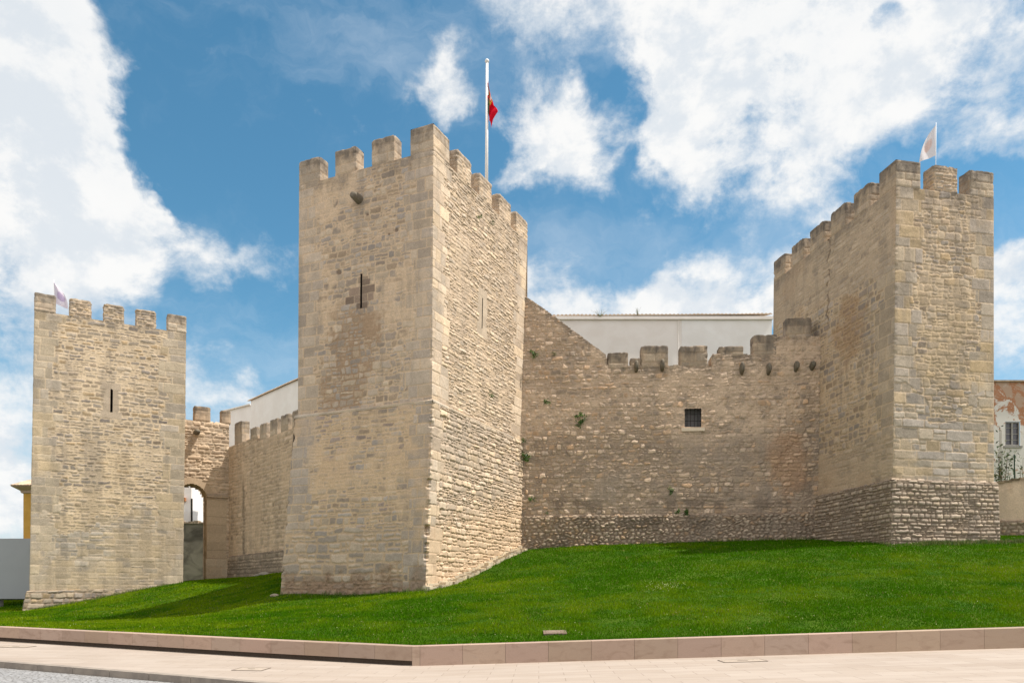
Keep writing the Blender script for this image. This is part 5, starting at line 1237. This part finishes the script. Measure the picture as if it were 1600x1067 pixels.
# clover and daisies: pale specks in the lawn
n_ = 380; px = rng.uniform(0, 1600, n_); Yd = rng.uniform(17.5, 36, n_); clump = rng.random(n_) < .22; px = np.where(clump, rng.normal(1035, 18, n_), px); Yd = np.where(clump, rng.normal(25.4, .5, n_), Yd)
x = (px - 800) / F * Yd; ok = (Yd > kerb_y(x) + .5); x, y = x[ok], Yd[ok]; z = ground_z(x, y) + .075; n_ = len(x); r_ = rng.uniform(.005, .011, n_)
ang = np.linspace(0, 2 * np.pi, 6, endpoint=False); v = np.stack([np.stack([x + r_ * math.cos(q), y + r_ * math.sin(q), z + .006 * math.cos(q * 2)], -1) for q in ang] + [np.stack([x, y, z + .012], -1)], 1)
tr = np.concatenate([np.stack([np.full(6, 6), np.arange(6), (np.arange(6) + 1) % 6], -1) + 7 * k for k in range(n_)])
m = MB(); m.add(v.reshape(-1, 3), tris=tr, col=A3(.40, .42, .20)); tag(m.build('wildflowers', LEAF), 'tiny pale clover and daisy heads scattered in the lawn', 'flowers', kind='stuff')

# ------------------------------------------------------------------ flags
def cloth_mat(name, c):
    m, t, b = mat(name, .8, .1); b.inputs['Base Color'].default_value = (*c, 1)
    tr = t.new('ShaderNodeBsdfTranslucent'); a = t.new('ShaderNodeAttribute', attribute_name='tint'); t.l.new(a.outputs['Color'], b.inputs['Base Color']); t.l.new(a.outputs['Color'], tr.inputs[0])
    mx = t.new('ShaderNodeMixShader'); mx.inputs[0].default_value = .4; t.l.new(b.outputs[0], mx.inputs[1]); t.l.new(tr.outputs[0], mx.inputs[2]); t.l.new(mx.outputs[0], t.n['Material Output'].inputs[0]); return m
CLOTH = cloth_mat('flag_cloth', (.5, .5, .5))
def flag(name, foot, top, r, label, cloth_fn, nu=34, nv=44, finial=True, lean=None):
    o = empty(name, tuple(foot), label, 'flag', None); m = MB(); m.tube(foot, top, r, r * .72, 12)
    po = m.build('pole', POLE_WHITE, o, smooth=True)
    if finial:
        m = MB(); rr = r * 1.2; N = 10
        vs = [np.array(top) + rr * A3(math.sin(math.pi * i / 6) * math.cos(2 * math.pi * k / N), math.sin(math.pi * i / 6) * math.sin(2 * math.pi * k / N), math.cos(math.pi * i / 6) + .6) for i in range(7) for k in range(N)]
        m.add(vs, quads=[[i * N + k, (i + 1) * N + k, (i + 1) * N + (k + 1) % N, i * N + (k + 1) % N] for i in range(6) for k in range(N)]); m.build('finial', POLE_WHITE, o, smooth=True)
    s, t_ = np.meshgrid(np.linspace(0, 1, nu + 1), np.linspace(0, 1, nv + 1)); s = s.ravel(); t_ = t_.ravel()
    P, c = cloth_fn(s, t_); idx = np.arange(len(s)).reshape(nv + 1, nu + 1)
    m = MB(); m.add(P, quads=np.stack([idx[:-1, :-1], idx[:-1, 1:], idx[1:, 1:], idx[1:, :-1]], -1).reshape(-1, 4), col=c); m.build('cloth', CLOTH, o, smooth=True)
Yf = 36.; pf, pt = at(760, 300, Yf), at(761, 98, Yf); pf.z = Zc - .02
def cloth_main(s, t_):
    # limp flag: hoist on the pole, folds gathered, the fly falling below the hoist
    top = np.array(at(762.6, 119, Yf)); 
    H = 1.75; hang = .95
    w = .42 * (1 - .35 * t_)
    env = np.interp(t_, [0, .35, .5, .75, 1], [.04, .55, .95, .45, .25])
    x = top[0] + s * (env * .46) ; z = top[2] - t_ * H - s ** 1.3 * (.80 - .2 * t_) - .25 * s * (1 - t_)
    y = top[1] + .11 * np.sin(s * 11 + t_ * 2.5) * (.35 + s) + .05 * np.sin(t_ * 7)
    x = x + .035 * np.sin(s * 11 + 1.2 + t_ * 3) * s
    c = np.where((s < .3)[:, None], A3(.01, .085, .04)[None], A3(.72, .012, .035)[None])
    em = ((s - .3) / .13) ** 2 + ((t_ - .5) / .21) ** 2
    c = np.where((em < 1)[:, None], A3(.62, .46, .06)[None], c); c = np.where((em < .5)[:, None], A3(.55, .04, .04)[None], c); c = np.where((em < .2)[:, None], A3(.7, .7, .68)[None], c)
    return np.stack([x, y, z], -1), c
flag('flag', pf, pt, .085, 'limp red and green national flag on tall white pole above the centre tower', cloth_main)
def banner(top, bot_, dirx, wid, seed, c1, c2):
    top, bot_ = np.array(top), np.array(bot_)
    def f(s, t_):
        p = top[None] * (1 - t_[:, None]) + bot_[None] * t_[:, None]
        bow = wid * (np.sin(np.pi * np.clip(t_, 0, 1) * .5) ** .9)
        x = p[:, 0] + dirx * s * bow; z = p[:, 2] - s * .35 * wid * (.3 + t_) ; y = p[:, 1] + .12 * np.sin(s * 5 + t_ * 4 + seed) * s
        n = fbm(s * 3 + seed, t_ * 4, seed, 3); blob = ((s - .5) / .3) ** 2 + ((t_ - .58) / .2) ** 2
        c = np.tile(c1, (len(s), 1)); c = blend(c, np.clip(sst(1.1, .6, blob + .6 * n) * .5, 0, 1), c2); return np.stack([x, y, z], -1), c
    return f
Yb = 34.6; t0, b0 = at(1462.6, 192, Yb), at(1461.7, 285, Yb); b0.z = rzc - .02
flag('banner_flag', b0, t0, .014, 'pale white banner with faint orange emblem on the right tower', banner(at(1462, 194, Yb), at(1462, 243, Yb), -1, .78, 3, A3(.74, .72, .75), A3(.66, .36, .25)), finial=False)
Yb = 45.; t0, b0 = at(84, 437, Yb), at(86, 500, Yb); b0.z = lzc - .02
flag('banner_flag', b0, t0, .025, 'white and violet banner fluttering on the far left tower', banner(at(84.6, 440, Yb), at(86, 474, Yb), 1, .82, 8, A3(.70, .66, .76), A3(.26, .14, .40)), finial=False)

# ------------------------------------------------------------------ small things on lawn and pavement
def cover(px, py, w, dpt, label, group='drain covers in the pavement'):
    Y_ = 17.
    for _ in range(40):
        x = (px - 800) / F * Y_; Y_ = (EYE - float(plaza_z(np.array(x), np.array(Y_)))) * F / (py - HY)
    z = float(plaza_z(np.array(x), np.array(Y_))); sl = float((kerb_z(x + .5) - kerb_z(x - .5)))
    o = empty('drain_cover', (x, Y_, z), label, 'drain cover', group); g = .022
    def fr(x0_, x1_, y0_, y1_): m.box((x + x0_, Y_ + y0_, z + x0_ * sl + .004), (x1_ - x0_, 0, (x1_ - x0_) * sl), (0, y1_ - y0_, 0), (0, 0, .006), col=A3(.17, .14, .115))
    m = MB(); fr(-w / 2, w / 2, -dpt / 2, -dpt / 2 + g); fr(-w / 2, w / 2, dpt / 2 - g, dpt / 2); fr(-w / 2, -w / 2 + g, -dpt / 2 + g, dpt / 2 - g); fr(w / 2 - g, w / 2, -dpt / 2 + g, dpt / 2 - g); m.build('frame', STONE, o)
    m = MB(); m.box((x - w / 2 + g, Y_ - dpt / 2 + g, z - (w / 2 - g) * sl + .003), (w - 2 * g, 0, (w - 2 * g) * sl), (0, dpt - 2 * g, 0), (0, 0, .005), col=A3(.37, .31, .255)); lid = m.build('lid', STONE, o)
    m = MB(); m.box((x - w * .12, Y_ - .012, z - w * .12 * sl + .009), (w * .24, 0, w * .24 * sl), (0, .024, 0), (0, 0, .004), col=A3(.13, .11, .09)); m.build('handle', STONE, lid)
cover(1160, 1032, .90, .55, 'rectangular drain cover in the pavement below the right stretch of kerb')
cover(393, 1045, .62, .62, 'square drain cover in the pavement near the road kerb')
cover(25, 1010, .8, .55, 'square drain cover in the pavement at its far left end')
Y_ = 18.6; x = (867 - 800) / F * Y_; z = float(ground_z(np.array([x]), np.array([Y_]))[0]); sl_ = (float(ground_z(np.array([x]), np.array([Y_ + .3]))[0]) - z) / .3
m = MB(); m.box((x - .28, Y_ - .24, z - .24 * sl_ - .02), (.56, 0, .01), (0, .48, .48 * sl_), (0, -.01, .045), col=A3(.20, .145, .115)); m.box((x - .22, Y_ - .18, z - .18 * sl_ + .026), (.44, 0, .008), (0, .36, .36 * sl_), (0, 0, .010), col=A3(.22, .165, .13))
tag(m.build('stone_cover', STONE), 'small brownish stone cover set in the lawn above the kerb', 'cover')
import sys; print('slits', slU, srU, srz0, srz1, ltU, ltz0, ltz1)
print('plan check', 'Zs', Zs, 'Zt', Zt, 'left', lzt, 'right', rzt, 'gate', gzc, gzt, 'v', vzc, vzt)
